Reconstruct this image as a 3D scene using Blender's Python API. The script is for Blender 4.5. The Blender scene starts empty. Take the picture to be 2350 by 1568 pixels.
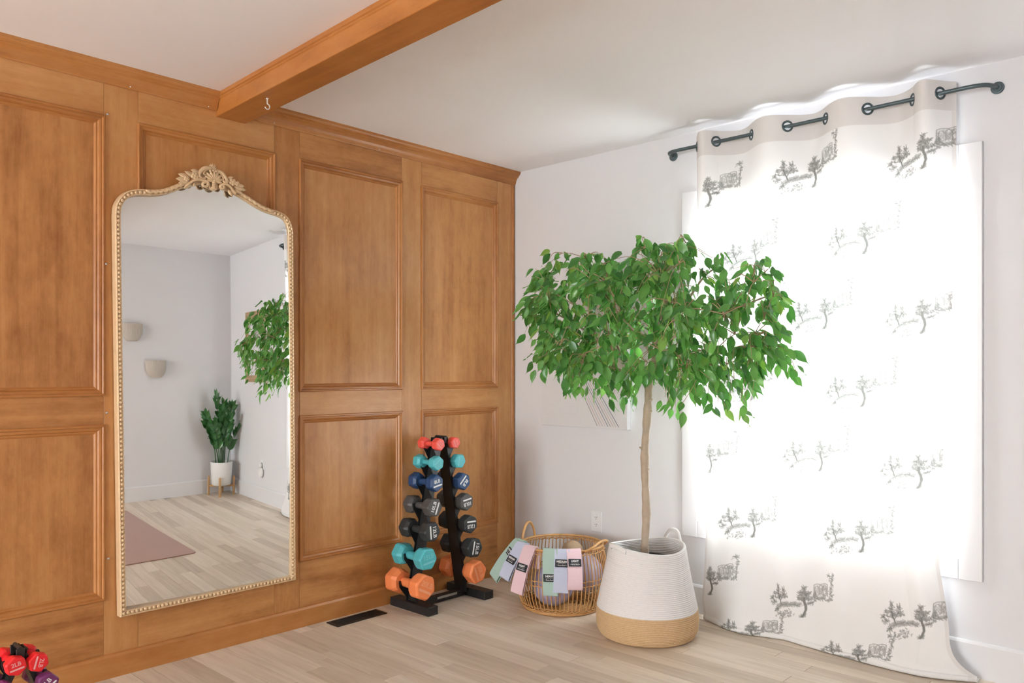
import bpy, math, random
import numpy as np
from mathutils import Vector, Matrix

random.seed(7)
rng = np.random.default_rng(7)
SC = bpy.context.scene
COL = SC.collection
PI = math.pi

# ------------------------------------------------------------------ camera
cam_d = bpy.data.cameras.new('camera')
cam = bpy.data.objects.new('camera', cam_d)
COL.objects.link(cam)
cam.location = (-3.6025, -3.3543, 1.2215)
cam.rotation_euler = (PI / 2, 0, -math.radians(46.86))
cam_d.sensor_width = 36.0
cam_d.lens = 28.136
cam_d.shift_y = 0.0292
cam_d.clip_start = 0.05
SC.camera = cam

# ------------------------------------------------------------------ sky and exposure
world = bpy.data.worlds.new('overcast_sky')
SC.world = world
world.use_nodes = True
wb = world.node_tree.nodes['Background']
wb.inputs['Color'].default_value = (0.93, 0.965, 1.0, 1)
wb.inputs['Strength'].default_value = 7.0
SC.view_settings.view_transform = 'Standard'
SC.view_settings.look = 'None'
SC.view_settings.gamma = 1.0
SC.view_settings.use_curve_mapping = False
SC.view_settings.exposure = 1.92
SC.cycles.max_bounces = 7
SC.cycles.diffuse_bounces = 5
SC.cycles.glossy_bounces = 4
SC.cycles.transmission_bounces = 6
SC.cycles.transparent_max_bounces = 8
SC.cycles.use_adaptive_sampling = True
SC.cycles.adaptive_threshold = 0.07
SC.cycles.adaptive_min_samples = 16
SC.cycles.caustics_reflective = False
SC.cycles.caustics_refractive = False

# room dimensions (metres): the panelled wall is y = 0, the window wall x = 0
H = 2.44
XL = -8.4
YB = -3.976


def portal(name, loc, rot, sx, sy):
    d = bpy.data.lights.new(name, 'AREA')
    d.shape = 'RECTANGLE'
    d.size, d.size_y = sx, sy
    d.cycles.is_portal = True
    o = bpy.data.objects.new(name, d)
    COL.objects.link(o)
    o.location = loc
    o.rotation_euler = rot
    return o


WY0, WY1, WZ0, WZ1 = -2.461, -1.271, 0.468, 2.052      # window beside the fig tree
LW = [(-2.95, -1.68, 0.20, 2.1), (-1.50, -0.22, 0.20, 2.1)]   # unseen windows added for fill daylight, far left wall (y0, y1, z0, z1)
portal('daylight_portal', (0.135, (WY0 + WY1) / 2, (WZ0 + WZ1) / 2), (0, PI / 2, 0), WZ1 - WZ0, WY1 - WY0)
for a, b, c, d in LW:
    portal('daylight_portal', (XL - 0.13, (a + b) / 2, (c + d) / 2), (0, -PI / 2, 0), d - c, b - a)


# ------------------------------------------------------------------ materials
def nodes_of(name):
    m = bpy.data.materials.new(name)
    m.use_nodes = True
    return m, m.node_tree.nodes, m.node_tree.links, m.node_tree.nodes['Principled BSDF']


def pm(name, col, rough=0.5, metal=0.0, var=0.06, scale=12.0, bump=0.0, bscale=80.0, spec=0.5, trans=0.0):
    m, N, L, B = nodes_of(name)
    tc = N.new('ShaderNodeTexCoord')
    nz = N.new('ShaderNodeTexNoise')
    nz.inputs['Scale'].default_value = scale
    nz.inputs['Detail'].default_value = 4
    L.new(tc.outputs['Object'], nz.inputs['Vector'])
    mx = N.new('ShaderNodeMix')
    mx.data_type = 'RGBA'
    mx.inputs[6].default_value = (*[c * (1 - var) for c in col], 1)
    mx.inputs[7].default_value = (*[min(1, c * (1 + var)) for c in col], 1)
    L.new(nz.outputs['Fac'], mx.inputs[0])
    L.new(mx.outputs[2], B.inputs['Base Color'])
    B.inputs['Roughness'].default_value = rough
    B.inputs['Metallic'].default_value = metal
    B.inputs['Specular IOR Level'].default_value = spec
    if bump:
        n2 = N.new('ShaderNodeTexNoise')
        n2.inputs['Scale'].default_value = bscale
        L.new(tc.outputs['Object'], n2.inputs['Vector'])
        bp = N.new('ShaderNodeBump')
        bp.inputs['Strength'].default_value = bump
        bp.inputs['Distance'].default_value = 0.002
        L.new(n2.outputs['Fac'], bp.inputs['Height'])
        L.new(bp.outputs['Normal'], B.inputs['Normal'])
    return m


def wood(name, axis, dark, mid, light, rough=0.38, across=20.0, along=0.9, blotch=0.70):
    m, N, L, B = nodes_of(name)
    tc = N.new('ShaderNodeTexCoord')
    oi = N.new('ShaderNodeObjectInfo')
    mul = N.new('ShaderNodeVectorMath')
    mul.operation = 'MULTIPLY_ADD'
    cmb = N.new('ShaderNodeCombineXYZ')
    for i in range(3):
        L.new(oi.outputs['Random'], cmb.inputs[i])
    L.new(cmb.outputs[0], mul.inputs[0])
    mul.inputs[1].default_value = (17.0, 23.0, 31.0)
    L.new(tc.outputs['Object'], mul.inputs[2])
    mp = N.new('ShaderNodeMapping')
    s = [across, across, across]
    s['xyz'.index(axis)] = along
    mp.inputs['Scale'].default_value = s
    L.new(mul.outputs[0], mp.inputs['Vector'])
    nz = N.new('ShaderNodeTexNoise')
    nz.inputs['Scale'].default_value = 1.0
    nz.inputs['Detail'].default_value = 7
    nz.inputs['Roughness'].default_value = 0.55
    nz.inputs['Distortion'].default_value = 0.35
    L.new(mp.outputs[0], nz.inputs['Vector'])
    fine = N.new('ShaderNodeTexNoise')
    mp2 = N.new('ShaderNodeMapping')
    s2 = [170.0, 170.0, 170.0]
    s2['xyz'.index(axis)] = 9.0
    mp2.inputs['Scale'].default_value = s2
    L.new(mul.outputs[0], mp2.inputs['Vector'])
    fine.inputs['Scale'].default_value = 1.0
    fine.inputs['Detail'].default_value = 3
    L.new(mp2.outputs[0], fine.inputs['Vector'])
    bl = N.new('ShaderNodeTexNoise')
    mp3 = N.new('ShaderNodeMapping')
    s3 = [5.0, 5.0, 5.0]
    s3['xyz'.index(axis)] = 2.4
    mp3.inputs['Scale'].default_value = s3
    L.new(mul.outputs[0], mp3.inputs['Vector'])
    bl.inputs['Scale'].default_value = 1.0
    bl.inputs['Detail'].default_value = 5
    bl.inputs['Roughness'].default_value = 0.65
    L.new(mp3.outputs[0], bl.inputs['Vector'])
    a1 = N.new('ShaderNodeMath'); a1.operation = 'MULTIPLY_ADD'
    L.new(fine.outputs['Fac'], a1.inputs[0]); a1.inputs[1].default_value = 0.14
    gm = N.new('ShaderNodeMath'); gm.operation = 'MULTIPLY_ADD'
    L.new(nz.outputs['Fac'], gm.inputs[0]); gm.inputs[1].default_value = 0.55; gm.inputs[2].default_value = 0.225
    L.new(gm.outputs[0], a1.inputs[2])
    a2 = N.new('ShaderNodeMath'); a2.operation = 'MULTIPLY_ADD'
    L.new(bl.outputs['Fac'], a2.inputs[0]); a2.inputs[1].default_value = blotch
    L.new(a1.outputs[0], a2.inputs[2])
    mt = N.new('ShaderNodeTexNoise')
    mp4 = N.new('ShaderNodeMapping')
    s4 = [34.0, 34.0, 34.0]
    s4['xyz'.index(axis)] = 16.0
    mp4.inputs['Scale'].default_value = s4
    L.new(mul.outputs[0], mp4.inputs['Vector'])
    mt.inputs['Scale'].default_value = 1.0
    mt.inputs['Detail'].default_value = 8
    mt.inputs['Roughness'].default_value = 0.7
    L.new(mp4.outputs[0], mt.inputs['Vector'])
    a4 = N.new('ShaderNodeMath'); a4.operation = 'MULTIPLY_ADD'
    L.new(mt.outputs['Fac'], a4.inputs[0]); a4.inputs[1].default_value = 0.34
    L.new(a2.outputs[0], a4.inputs[2])
    a3 = N.new('ShaderNodeMath'); a3.operation = 'MULTIPLY_ADD'
    L.new(oi.outputs['Random'], a3.inputs[0]); a3.inputs[1].default_value = 0.20
    L.new(a4.outputs[0], a3.inputs[2])
    rp = N.new('ShaderNodeValToRGB')
    c = 0.5 + 0.07 + blotch * 0.5 + 0.10 + 0.17
    nr = N.new('ShaderNodeMapRange')
    nr.inputs['From Min'].default_value = c - 0.27
    nr.inputs['From Max'].default_value = c + 0.27
    L.new(a3.outputs[0], nr.inputs['Value'])
    e = rp.color_ramp.elements
    e[0].position = 0.0; e[0].color = (*dark, 1)
    e[1].position = 1.0; e[1].color = (*light, 1)
    k = e.new(0.5); k.color = (*mid, 1)
    L.new(nr.outputs[0], rp.inputs[0])
    L.new(rp.outputs[0], B.inputs['Base Color'])
    B.inputs['Roughness'].default_value = rough
    bp = N.new('ShaderNodeBump')
    bp.inputs['Strength'].default_value = 0.12
    bp.inputs['Distance'].default_value = 0.001
    L.new(fine.outputs['Fac'], bp.inputs['Height'])
    L.new(bp.outputs['Normal'], B.inputs['Normal'])
    return m


WD = ((0.300, 0.108, 0.027), (0.500, 0.222, 0.070), (0.620, 0.320, 0.122))
M_WV = wood('stained_maple_upright', 'z', *WD)
M_WH = wood('stained_maple_level', 'x', *WD)
M_WT = wood('stained_maple_trim', 'x', (0.290, 0.098, 0.022), (0.450, 0.180, 0.048), (0.540, 0.245, 0.080), rough=0.32)
M_WTV = wood('stained_maple_trim_upright', 'z', (0.290, 0.098, 0.022), (0.450, 0.180, 0.048), (0.540, 0.245, 0.080), rough=0.32)
M_BEAM = wood('stained_maple_beam', 'y', (0.28, 0.088, 0.018), (0.43, 0.160, 0.036), (0.52, 0.215, 0.060), rough=0.32)
M_PAINT = pm('white_wall_paint', (0.72, 0.715, 0.74), 0.85, var=0.012, scale=3, bump=0.05, bscale=220)
M_CEIL = pm('white_ceiling_paint', (0.895, 0.885, 0.91), 0.9, var=0.012, scale=2, bump=0.05, bscale=260)
M_TRIM = pm('white_trim_paint', (0.74, 0.735, 0.755), 0.45, var=0.01, scale=4)
M_ROD = pm('dark_teal_metal', (0.085, 0.115, 0.125), 0.40, metal=0.4, var=0.1)
M_GOLD = pm('antique_gold', (0.74, 0.525, 0.315), 0.38, metal=0.15, var=0.12, scale=40, bump=0.15, bscale=160)
M_BLACK = pm('black_powder_coat', (0.016, 0.016, 0.017), 0.42, var=0.15, scale=60)
M_VENT = pm('dark_bronze_metal', (0.022, 0.016, 0.012), 0.45, metal=0.3)
M_PLASTIC = pm('white_plastic', (0.80, 0.80, 0.80), 0.35, var=0.01)
M_SLOT = pm('dark_slot', (0.05, 0.05, 0.05), 0.6)
M_STEEL = pm('steel_pin', (0.55, 0.55, 0.58), 0.3, metal=0.9)
M_WHITEINK = pm('white_ink', (0.78, 0.78, 0.78), 0.6, var=0.02)
M_PATCH = pm('black_woven_label', (0.018, 0.020, 0.026), 0.7)
M_ROPEW = pm('white_cotton_rope', (0.79, 0.765, 0.755), 0.9, var=0.05, scale=90, bump=0.15, bscale=420)
M_ROPET = pm('tan_jute_rope', (0.62, 0.42, 0.235), 0.9, var=0.16, scale=110, bump=0.2, bscale=420)
M_SOIL = pm('dark_potting_soil', (0.03, 0.03, 0.032), 0.95, var=0.5, scale=60, bump=1.0, bscale=120)
M_BARK = pm('pale_fig_bark', (0.47, 0.375, 0.285), 0.8, var=0.22, scale=35, bump=0.4, bscale=120)
M_TWIG = pm('tan_twig', (0.40, 0.27, 0.165), 0.75, var=0.2, scale=40)
M_RATTAN = pm('honey_rattan', (0.58, 0.31, 0.115), 0.45, var=0.22, scale=40)
M_CANVAS = pm('white_canvas', (0.70, 0.69, 0.705), 0.8, var=0.015, scale=30, bump=0.4, bscale=90)
M_CANVASE = pm('white_canvas_edge', (0.84, 0.83, 0.83), 0.8, var=0.01)
M_LAV = pm('lavender_rubber', (0.46, 0.41, 0.56), 0.4, var=0.05)
M_MARB = pm('marbled_lavender_rubber', (0.52, 0.45, 0.57), 0.35, var=0.14, scale=9)
M_TANB = pm('tan_cork', (0.44, 0.31, 0.20), 0.8, var=0.14, scale=60)
M_BGREEN = pm('sage_elastic', (0.41, 0.56, 0.50), 0.85, var=0.04, scale=200)
M_BBLUE = pm('periwinkle_elastic', (0.56, 0.60, 0.76), 0.85, var=0.04, scale=200)
M_BPINK = pm('blush_elastic', (0.79, 0.57, 0.62), 0.85, var=0.04, scale=200)
M_MAT = pm('dusty_rose_mat', (0.50, 0.335, 0.29), 0.7, var=0.03)
M_POT = pm('white_ceramic', (0.80, 0.80, 0.79), 0.35, var=0.01)
M_OAK = wood('pale_oak', 'z', (0.42, 0.24, 0.10), (0.52, 0.31, 0.14), (0.6, 0.38, 0.19), across=60)
M_CLAY = pm('matte_beige_clay', (0.52, 0.47, 0.42), 0.9, var=0.03)
M_WEAVE = pm('woven_tan_rattan', (0.52, 0.36, 0.22), 0.75, var=0.25, scale=90, bump=0.6, bscale=200)
M_STICK = pm('grey_sticker', (0.35, 0.34, 0.32), 0.6, var=0.2, scale=200)


def glossy(name, col, rough):
    return pm(name, col, rough, var=0.04, scale=20)


DB = {'coral': glossy('coral_neoprene', (0.86, 0.10, 0.075), 0.42),
      'teal': glossy('teal_neoprene', (0.085, 0.47, 0.53), 0.42),
      'navy': glossy('navy_neoprene', (0.022, 0.062, 0.17), 0.42),
      'grey': glossy('grey_neoprene', (0.080, 0.078, 0.078), 0.5),
      'charcoal': glossy('charcoal_neoprene', (0.030, 0.034, 0.036), 0.5),
      'orange': glossy('orange_neoprene', (0.94, 0.27, 0.095), 0.45),
      'red': glossy('red_neoprene', (0.80, 0.015, 0.022), 0.4),
      'purple': glossy('purple_neoprene', (0.18, 0.030, 0.14), 0.42)}


def floor_material():
    m, N, L, B = nodes_of('whitewashed_oak_plank')
    tc = N.new('ShaderNodeTexCoord')
    oi = N.new('ShaderNodeObjectInfo')
    at = N.new('ShaderNodeAttribute')
    at.attribute_name = 'plank'
    ad = N.new('ShaderNodeMath'); ad.operation = 'ADD'
    L.new(oi.outputs['Random'], ad.inputs[0])
    L.new(at.outputs['Fac'], ad.inputs[1])
    fr = N.new('ShaderNodeMath'); fr.operation = 'FRACT'
    L.new(ad.outputs[0], fr.inputs[0])
    rp = N.new('ShaderNodeValToRGB')
    e = rp.color_ramp.elements
    e[0].position = 0.0; e[0].color = (0.62, 0.515, 0.41, 1)
    e[1].position = 1.0; e[1].color = (0.85, 0.75, 0.64, 1)
    for ps, c in ((0.15, (0.71, 0.60, 0.485, 1)), (0.45, (0.79, 0.68, 0.56, 1)), (0.7, (0.82, 0.705, 0.585, 1))):
        k = e.new(ps); k.color = c
    L.new(fr.outputs[0], rp.inputs[0])
    mp = N.new('ShaderNodeMapping')
    mp.inputs['Scale'].default_value = (40, 2.2, 40)
    mu = N.new('ShaderNodeVectorMath'); mu.operation = 'MULTIPLY_ADD'
    cb = N.new('ShaderNodeCombineXYZ')
    for i in range(3):
        L.new(fr.outputs[0], cb.inputs[i])
    L.new(cb.outputs[0], mu.inputs[0])
    mu.inputs[1].default_value = (31, 57, 13)
    L.new(tc.outputs['Object'], mu.inputs[2])
    L.new(mu.outputs[0], mp.inputs['Vector'])
    nz = N.new('ShaderNodeTexNoise')
    nz.inputs['Scale'].default_value = 1.0
    nz.inputs['Detail'].default_value = 6
    nz.inputs['Distortion'].default_value = 0.9
    L.new(mp.outputs[0], nz.inputs['Vector'])
    r2 = N.new('ShaderNodeValToRGB')
    r2.color_ramp.elements[0].position = 0.28
    r2.color_ramp.elements[0].color = (0.80, 0.77, 0.74, 1)
    r2.color_ramp.elements[1].position = 0.62
    r2.color_ramp.elements[1].color = (1.0, 1.0, 1.0, 1)
    L.new(nz.outputs['Fac'], r2.inputs[0])
    mx = N.new('ShaderNodeMix'); mx.data_type = 'RGBA'; mx.blend_type = 'MULTIPLY'
    mx.inputs[0].default_value = 0.8
    L.new(rp.outputs[0], mx.inputs[6])
    L.new(r2.outputs[0], mx.inputs[7])
    L.new(mx.outputs[2], B.inputs['Base Color'])
    B.inputs['Roughness'].default_value = 0.42
    return m


M_FLOOR = floor_material()


def window_glass():
    m, N, L, B = nodes_of('window_glass')
    N.remove(B)
    out = [n for n in N if n.type == 'OUTPUT_MATERIAL'][0]
    tr = N.new('ShaderNodeBsdfTransparent')
    tr.inputs[0].default_value = (0.96, 0.98, 0.97, 1)
    gl = N.new('ShaderNodeBsdfGlossy')
    gl.inputs['Roughness'].default_value = 0.02
    mx = N.new('ShaderNodeMixShader')
    mx.inputs[0].default_value = 0.06
    L.new(tr.outputs[0], mx.inputs[1])
    L.new(gl.outputs[0], mx.inputs[2])
    L.new(mx.outputs[0], out.inputs['Surface'])
    return m


M_GLASS = window_glass()


def mirror_material():
    m, N, L, B = nodes_of('silvered_mirror_glass')
    B.inputs['Base Color'].default_value = (0.95, 0.965, 0.965, 1)
    B.inputs['Metallic'].default_value = 1.0
    B.inputs['Roughness'].default_value = 0.012
    return m


M_MIRROR = mirror_material()


def leaf_material(name, dark, light, yellow, transl=0.35, rough=0.36):
    m, N, L, B = nodes_of(name)
    at = N.new('ShaderNodeAttribute')
    at.attribute_name = 'leafvar'
    rp = N.new('ShaderNodeValToRGB')
    e = rp.color_ramp.elements
    e[0].position = 0.0; e[0].color = (*dark, 1)
    e[1].position = 1.0; e[1].color = (*yellow, 1)
    k = e.new(0.8); k.color = (*light, 1)
    L.new(at.outputs['Fac'], rp.inputs[0])
    L.new(rp.outputs[0], B.inputs['Base Color'])
    B.inputs['Roughness'].default_value = rough
    B.inputs['Specular IOR Level'].default_value = 0.8
    tl = N.new('ShaderNodeBsdfTranslucent')
    hs = N.new('ShaderNodeHueSaturation')
    hs.inputs['Value'].default_value = 1.6
    hs.inputs['Saturation'].default_value = 1.1
    L.new(rp.outputs[0], hs.inputs['Color'])
    L.new(hs.outputs[0], tl.inputs[0])
    mx = N.new('ShaderNodeMixShader')
    mx.inputs[0].default_value = transl
    out = [n for n in N if n.type == 'OUTPUT_MATERIAL'][0]
    L.new(B.outputs[0], mx.inputs[1])
    L.new(tl.outputs[0], mx.inputs[2])
    L.new(mx.outputs[0], out.inputs['Surface'])
    return m


M_LEAF = leaf_material('weeping_fig_leaf', (0.055, 0.20, 0.045), (0.175, 0.41, 0.105), (0.27, 0.46, 0.10), 0.42, 0.30)
M_ZZ = leaf_material('zz_plant_leaf', (0.025, 0.115, 0.03), (0.07, 0.24, 0.06), (0.12, 0.3, 0.05), 0.2, 0.3)


def curtain_material():
    m, N, L, B = nodes_of('printed_cotton_curtain')
    N.remove(B)
    out = [n for n in N if n.type == 'OUTPUT_MATERIAL'][0]
    at = N.new('ShaderNodeAttribute'); at.attribute_name = 'ink'
    hm = N.new('ShaderNodeAttribute'); hm.attribute_name = 'hem'
    mx = N.new('ShaderNodeMix'); mx.data_type = 'RGBA'
    mx.inputs[6].default_value = (0.86, 0.845, 0.84, 1)
    mx.inputs[7].default_value = (0.185, 0.185, 0.17, 1)
    L.new(at.outputs['Fac'], mx.inputs[0])
    df = N.new('ShaderNodeBsdfDiffuse')
    tl = N.new('ShaderNodeBsdfTranslucent')
    hx = N.new('ShaderNodeMix'); hx.data_type = 'RGBA'; hx.blend_type = 'MULTIPLY'
    hx.inputs[7].default_value = (0.87, 0.845, 0.83, 1)      # doubled cloth in the heading, tinted darker for the backlight it blocks
    L.new(hm.outputs['Fac'], hx.inputs[0])
    L.new(mx.outputs[2], hx.inputs[6])
    L.new(hx.outputs[2], df.inputs[0])
    L.new(hx.outputs[2], tl.inputs[0])
    mr = N.new('ShaderNodeMapRange')
    mr.inputs['From Min'].default_value = 0
    mr.inputs['From Max'].default_value = 1
    mr.inputs['To Min'].default_value = 0.090
    mr.inputs['To Max'].default_value = 0.075
    L.new(hm.outputs['Fac'], mr.inputs['Value'])
    ms = N.new('ShaderNodeMixShader')
    L.new(mr.outputs[0], ms.inputs[0])
    L.new(df.outputs[0], ms.inputs[1])
    L.new(tl.outputs[0], ms.inputs[2])
    L.new(ms.outputs[0], out.inputs['Surface'])
    return m


M_CURTAIN = curtain_material()


# ------------------------------------------------------------------ mesh helpers
class MB:
    def __init__(s):
        s.v, s.f = [], []

    def add(s, vs, fs):
        n = len(s.v)
        s.v += [tuple(map(float, p)) for p in vs]
        s.f += [tuple(i + n for i in f) for f in fs]
        return s

    def box(s, x0, x1, y0, y1, z0, z1):
        return s.add([(x0, y0, z0), (x1, y0, z0), (x1, y1, z0), (x0, y1, z0),
                      (x0, y0, z1), (x1, y0, z1), (x1, y1, z1), (x0, y1, z1)],
                     [(0, 3, 2, 1), (4, 5, 6, 7), (0, 1, 5, 4), (1, 2, 6, 5), (2, 3, 7, 6), (3, 0, 4, 7)])

    def loft(s, rings, closed_ring=True, closed_path=False, caps=True):
        n = len(rings[0])
        vs = [p for r in rings for p in r]
        fs = []
        R = len(rings)
        for i in range(R if closed_path else R - 1):
            a, b = i * n, ((i + 1) % R) * n
            for j in range(n if closed_ring else n - 1):
                k = (j + 1) % n
                fs.append((a + j, a + k, b + k, b + j))
        if caps and not closed_path and closed_ring:
            fs.append(tuple(range(n - 1, -1, -1)))
            fs.append(tuple((R - 1) * n + i for i in range(n)))
        return s.add(vs, fs)

    def lathe(s, prof, c=(0, 0, 0), seg=48, axis='z'):
        rings = []
        for r, z in prof:
            ring = []
            for j in range(seg):
                a = 2 * PI * j / seg
                p = (r * math.cos(a), r * math.sin(a), z)
                if axis == 'y':
                    p = (p[0], z, p[1])
                ring.append((p[0] + c[0], p[1] + c[1], p[2] + c[2]))
            rings.append(ring)
        return s.loft(rings, caps=False)

    def tube(s, pts, r, seg=8, closed=False):
        pts = [Vector(p) for p in pts]
        n = len(pts)
        rs = r if isinstance(r, (list, tuple)) else [r] * n
        tan = []
        for i in range(n):
            if closed:
                t = pts[(i + 1) % n] - pts[i - 1]
            else:
                t = pts[min(i + 1, n - 1)] - pts[max(i - 1, 0)]
            tan.append(t.normalized() if t.length > 1e-9 else Vector((0, 0, 1)))
        up = Vector((0, 0, 1)) if abs(tan[0].z) < 0.9 else Vector((1, 0, 0))
        nrm = (up - tan[0] * up.dot(tan[0])).normalized()
        rings = []
        for i in range(n):
            nrm = nrm - tan[i] * nrm.dot(tan[i])
            if nrm.length < 1e-6:
                nrm = tan[i].orthogonal()
            nrm.normalize()
            bi = tan[i].cross(nrm)
            rings.append([tuple(pts[i] + (nrm * math.cos(2 * PI * j / seg) + bi * math.sin(2 * PI * j / seg)) * rs[i])
                          for j in range(seg)])
        return s.loft(rings, closed_path=closed)

    def prism_y(s, poly, y0, y1):
        n = len(poly)
        return s.add([(x, y0, z) for x, z in poly] + [(x, y1, z) for x, z in poly],
                     [tuple(range(n)), tuple(range(2 * n - 1, n - 1, -1))] +
                     [(i, i + n, (i + 1) % n + n, (i + 1) % n) for i in range(n)])

    def prism_x(s, poly, x0, x1):
        n = len(poly)
        return s.add([(x0, y, z) for y, z in poly] + [(x1, y, z) for y, z in poly],
                     [tuple(range(n)), tuple(range(2 * n - 1, n - 1, -1))] +
                     [(i, i + n, (i + 1) % n + n, (i + 1) % n) for i in range(n)])

    def ball(s, c, rx, ry, rz, nu=10, nv=6, rot=None):
        rings = []
        for i in range(nv + 1):
            a = PI * i / nv
            rings.append([(rx * math.sin(a) * math.cos(2 * PI * j / nu), ry * math.sin(a) * math.sin(2 * PI * j / nu),
                           rz * math.cos(a)) for j in range(nu)])
        rr = []
        for ring in rings:
            o = []
            for p in ring:
                p = Vector(p)
                if rot is not None:
                    p = rot @ p
                o.append((p.x + c[0], p.y + c[1], p.z + c[2]))
            rr.append(o)
        return s.loft(rr, caps=False)

    def shift(s, d):
        s.v = [(x + d[0], y + d[1], z + d[2]) for x, y, z in s.v]
        return s

    def mesh(s, name, mat, smooth=False):
        me = bpy.data.meshes.new(name)
        me.from_pydata(s.v, [], s.f)
        me.materials.append(mat)
        if smooth:
            me.polygons.foreach_set('use_smooth', [True] * len(me.polygons))
        me.validate()
        import bmesh
        bm = bmesh.new(); bm.from_mesh(me)
        bmesh.ops.recalc_face_normals(bm, faces=bm.faces)
        bm.to_mesh(me); bm.free()
        me.update()
        return me

    def build(s, name, mat, parent=None, smooth=False, world=True, bevel=0.0):
        """world: coordinates are room coordinates; they are moved into the parent's frame."""
        if parent is not None and world:
            root = parent
            off = Vector((0, 0, 0))
            while root is not None:
                off += root.location
                root = root.parent
            s.shift(-off)
        o = bpy.data.objects.new(name, s.mesh(name, mat, smooth))
        COL.objects.link(o)
        o.parent = parent
        if bevel:
            b = o.modifiers.new('edge', 'BEVEL')
            b.width = bevel
            b.segments = 1
            b.limit_method = 'ANGLE'
        return o


def tag(o, label, cat, group=None, kind=None):
    o['label'] = label
    o['category'] = cat
    if group:
        o['group'] = group
    if kind:
        o['kind'] = kind
    return o


def thing(name, label, cat, loc, group=None, kind=None):
    o = bpy.data.objects.new(name, None)
    o.empty_display_size = 0.05
    COL.objects.link(o)
    o.location = loc
    return tag(o, label, cat, group, kind)


def place(name, me, parent, loc=(0, 0, 0), rot=None, scale=None):
    o = bpy.data.objects.new(name, me)
    COL.objects.link(o)
    o.parent = parent
    o.location = loc
    if rot is not None:
        if isinstance(rot, Matrix):
            o.rotation_euler = rot.to_euler()
        else:
            o.rotation_euler = rot
    if scale is not None:
        o.scale = scale if not isinstance(scale, (int, float)) else (scale,) * 3
    return o


def smooth_path(pts, n=8, closed=False):
    P = [Vector(p) for p in pts]
    N = len(P)
    out = []
    for i in range(N if closed else N - 1):
        if closed:
            a, b, c, d = P[i - 1], P[i], P[(i + 1) % N], P[(i + 2) % N]
        else:
            a, b, c, d = P[max(i - 1, 0)], P[i], P[i + 1], P[min(i + 2, N - 1)]
        for k in range(n):
            t = k / n
            out.append(0.5 * ((2 * b) + (c - a) * t + (2 * a - 5 * b + 4 * c - d) * t * t + (3 * b - a - 3 * c + d) * t ** 3))
    if not closed:
        out.append(P[-1].copy())
    return out


_text = {}


def text_mesh(txt, size, mat, bold=0.0):
    key = (txt, size, mat.name)
    if key in _text:
        return _text[key]
    c = bpy.data.curves.new('lettering', 'FONT')
    c.body = txt
    c.size = size
    c.align_x = 'CENTER'
    c.align_y = 'CENTER'
    c.extrude = 0.0003
    c.offset = bold
    c.resolution_u = 3
    t = bpy.data.objects.new('lettering_source', c)
    COL.objects.link(t)
    bpy.context.view_layer.update()
    dg = bpy.context.evaluated_depsgraph_get()
    me = bpy.data.meshes.new_from_object(t.evaluated_get(dg))
    me.name = 'lettering'
    me.materials.clear()
    me.materials.append(mat)
    bpy.data.objects.remove(t)
    bpy.data.curves.remove(c)
    _text[key] = me
    return me


# ================================================================== THE SETTING
# ---- floor: individual planks along y
def build_floor():
    root = MB().box(XL - 0.2, 0.16, YB - 0.16, 0.12, -0.06, -0.016).build('floor', pm('subfloor', (0.10, 0.08, 0.06), 0.9))
    tag(root, 'pale whitewashed oak plank floor', 'floor', kind='structure')
    w = 0.0818
    g = 0.0008
    r = random.Random(3)
    stuff = MB()
    vals = []
    x = -0.004
    row = 0
    while x > XL + 0.02:
        x0, x1 = max(x - w, XL + 0.001), x
        y = -0.005 + r.uniform(0.0, 0.9)
        while y > YB + 0.02:
            ln = r.choice([0.45, 0.6, 0.75, 0.9, 1.1, 1.3]) * r.uniform(0.9, 1.1)
            y0, y1 = max(y - ln, YB), min(y, 0.0)
            y -= ln
            if y1 - y0 < 0.05:
                continue
            a, b, c, d = x0 + g, x1 - g, y0 + g, y1 - g
            e = 0.0006
            dz = r.uniform(-0.0002, 0.0002)
            vs = [(a, c, -0.016), (b, c, -0.016), (b, d, -0.016), (a, d, -0.016),
                  (a, c, -e), (b, c, -e), (b, d, -e), (a, d, -e),
                  (a + e, c + e, dz), (b - e, c + e, dz), (b - e, d - e, dz), (a + e, d - e, dz)]
            fs = [(0, 1, 5, 4), (1, 2, 6, 5), (2, 3, 7, 6), (3, 0, 4, 7),
                  (4, 5, 9, 8), (5, 6, 10, 9), (6, 7, 11, 10), (7, 4, 8, 11), (8, 9, 10, 11)]
            if x1 > -3.25:
                MB().add(vs, fs).build('plank', M_FLOOR, root)
            else:
                stuff.add(vs, fs)
                vals += [r.random()] * 12
        x -= w
        row += 1
    o = stuff.build('planks', M_FLOOR, root)
    o['kind'] = 'stuff'
    at = o.data.attributes.new('plank', 'FLOAT', 'POINT')
    at.data.foreach_set('value', vals)


build_floor()

ceil = MB().box(XL - 0.2, 0.16, YB - 0.16, 0.14, H, H + 0.1).build('ceiling', M_CEIL)
tag(ceil, 'smooth white painted ceiling', 'ceiling', kind='structure')

# ---- window wall (x = 0) with its opening
mb = MB()
mb.box(0, 0.14, WY1 + 0.0, 0.14, -0.06, H)
mb.box(0, 0.14, YB - 0.14, WY0, -0.06, H)
mb.box(0, 0.14, WY0, WY1, -0.06, WZ0)
mb.box(0, 0.14, WY0, WY1, WZ1, H)
wr = mb.build('wall_right', M_PAINT)
tag(wr, 'white painted wall with the curtained window', 'wall', kind='structure')

wbk = MB().box(XL - 0.14, 0.0, YB - 0.14, YB, -0.06, H).build('wall_back', M_PAINT)
tag(wbk, 'white painted wall behind the camera, seen in the mirror', 'wall', kind='structure')

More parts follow.
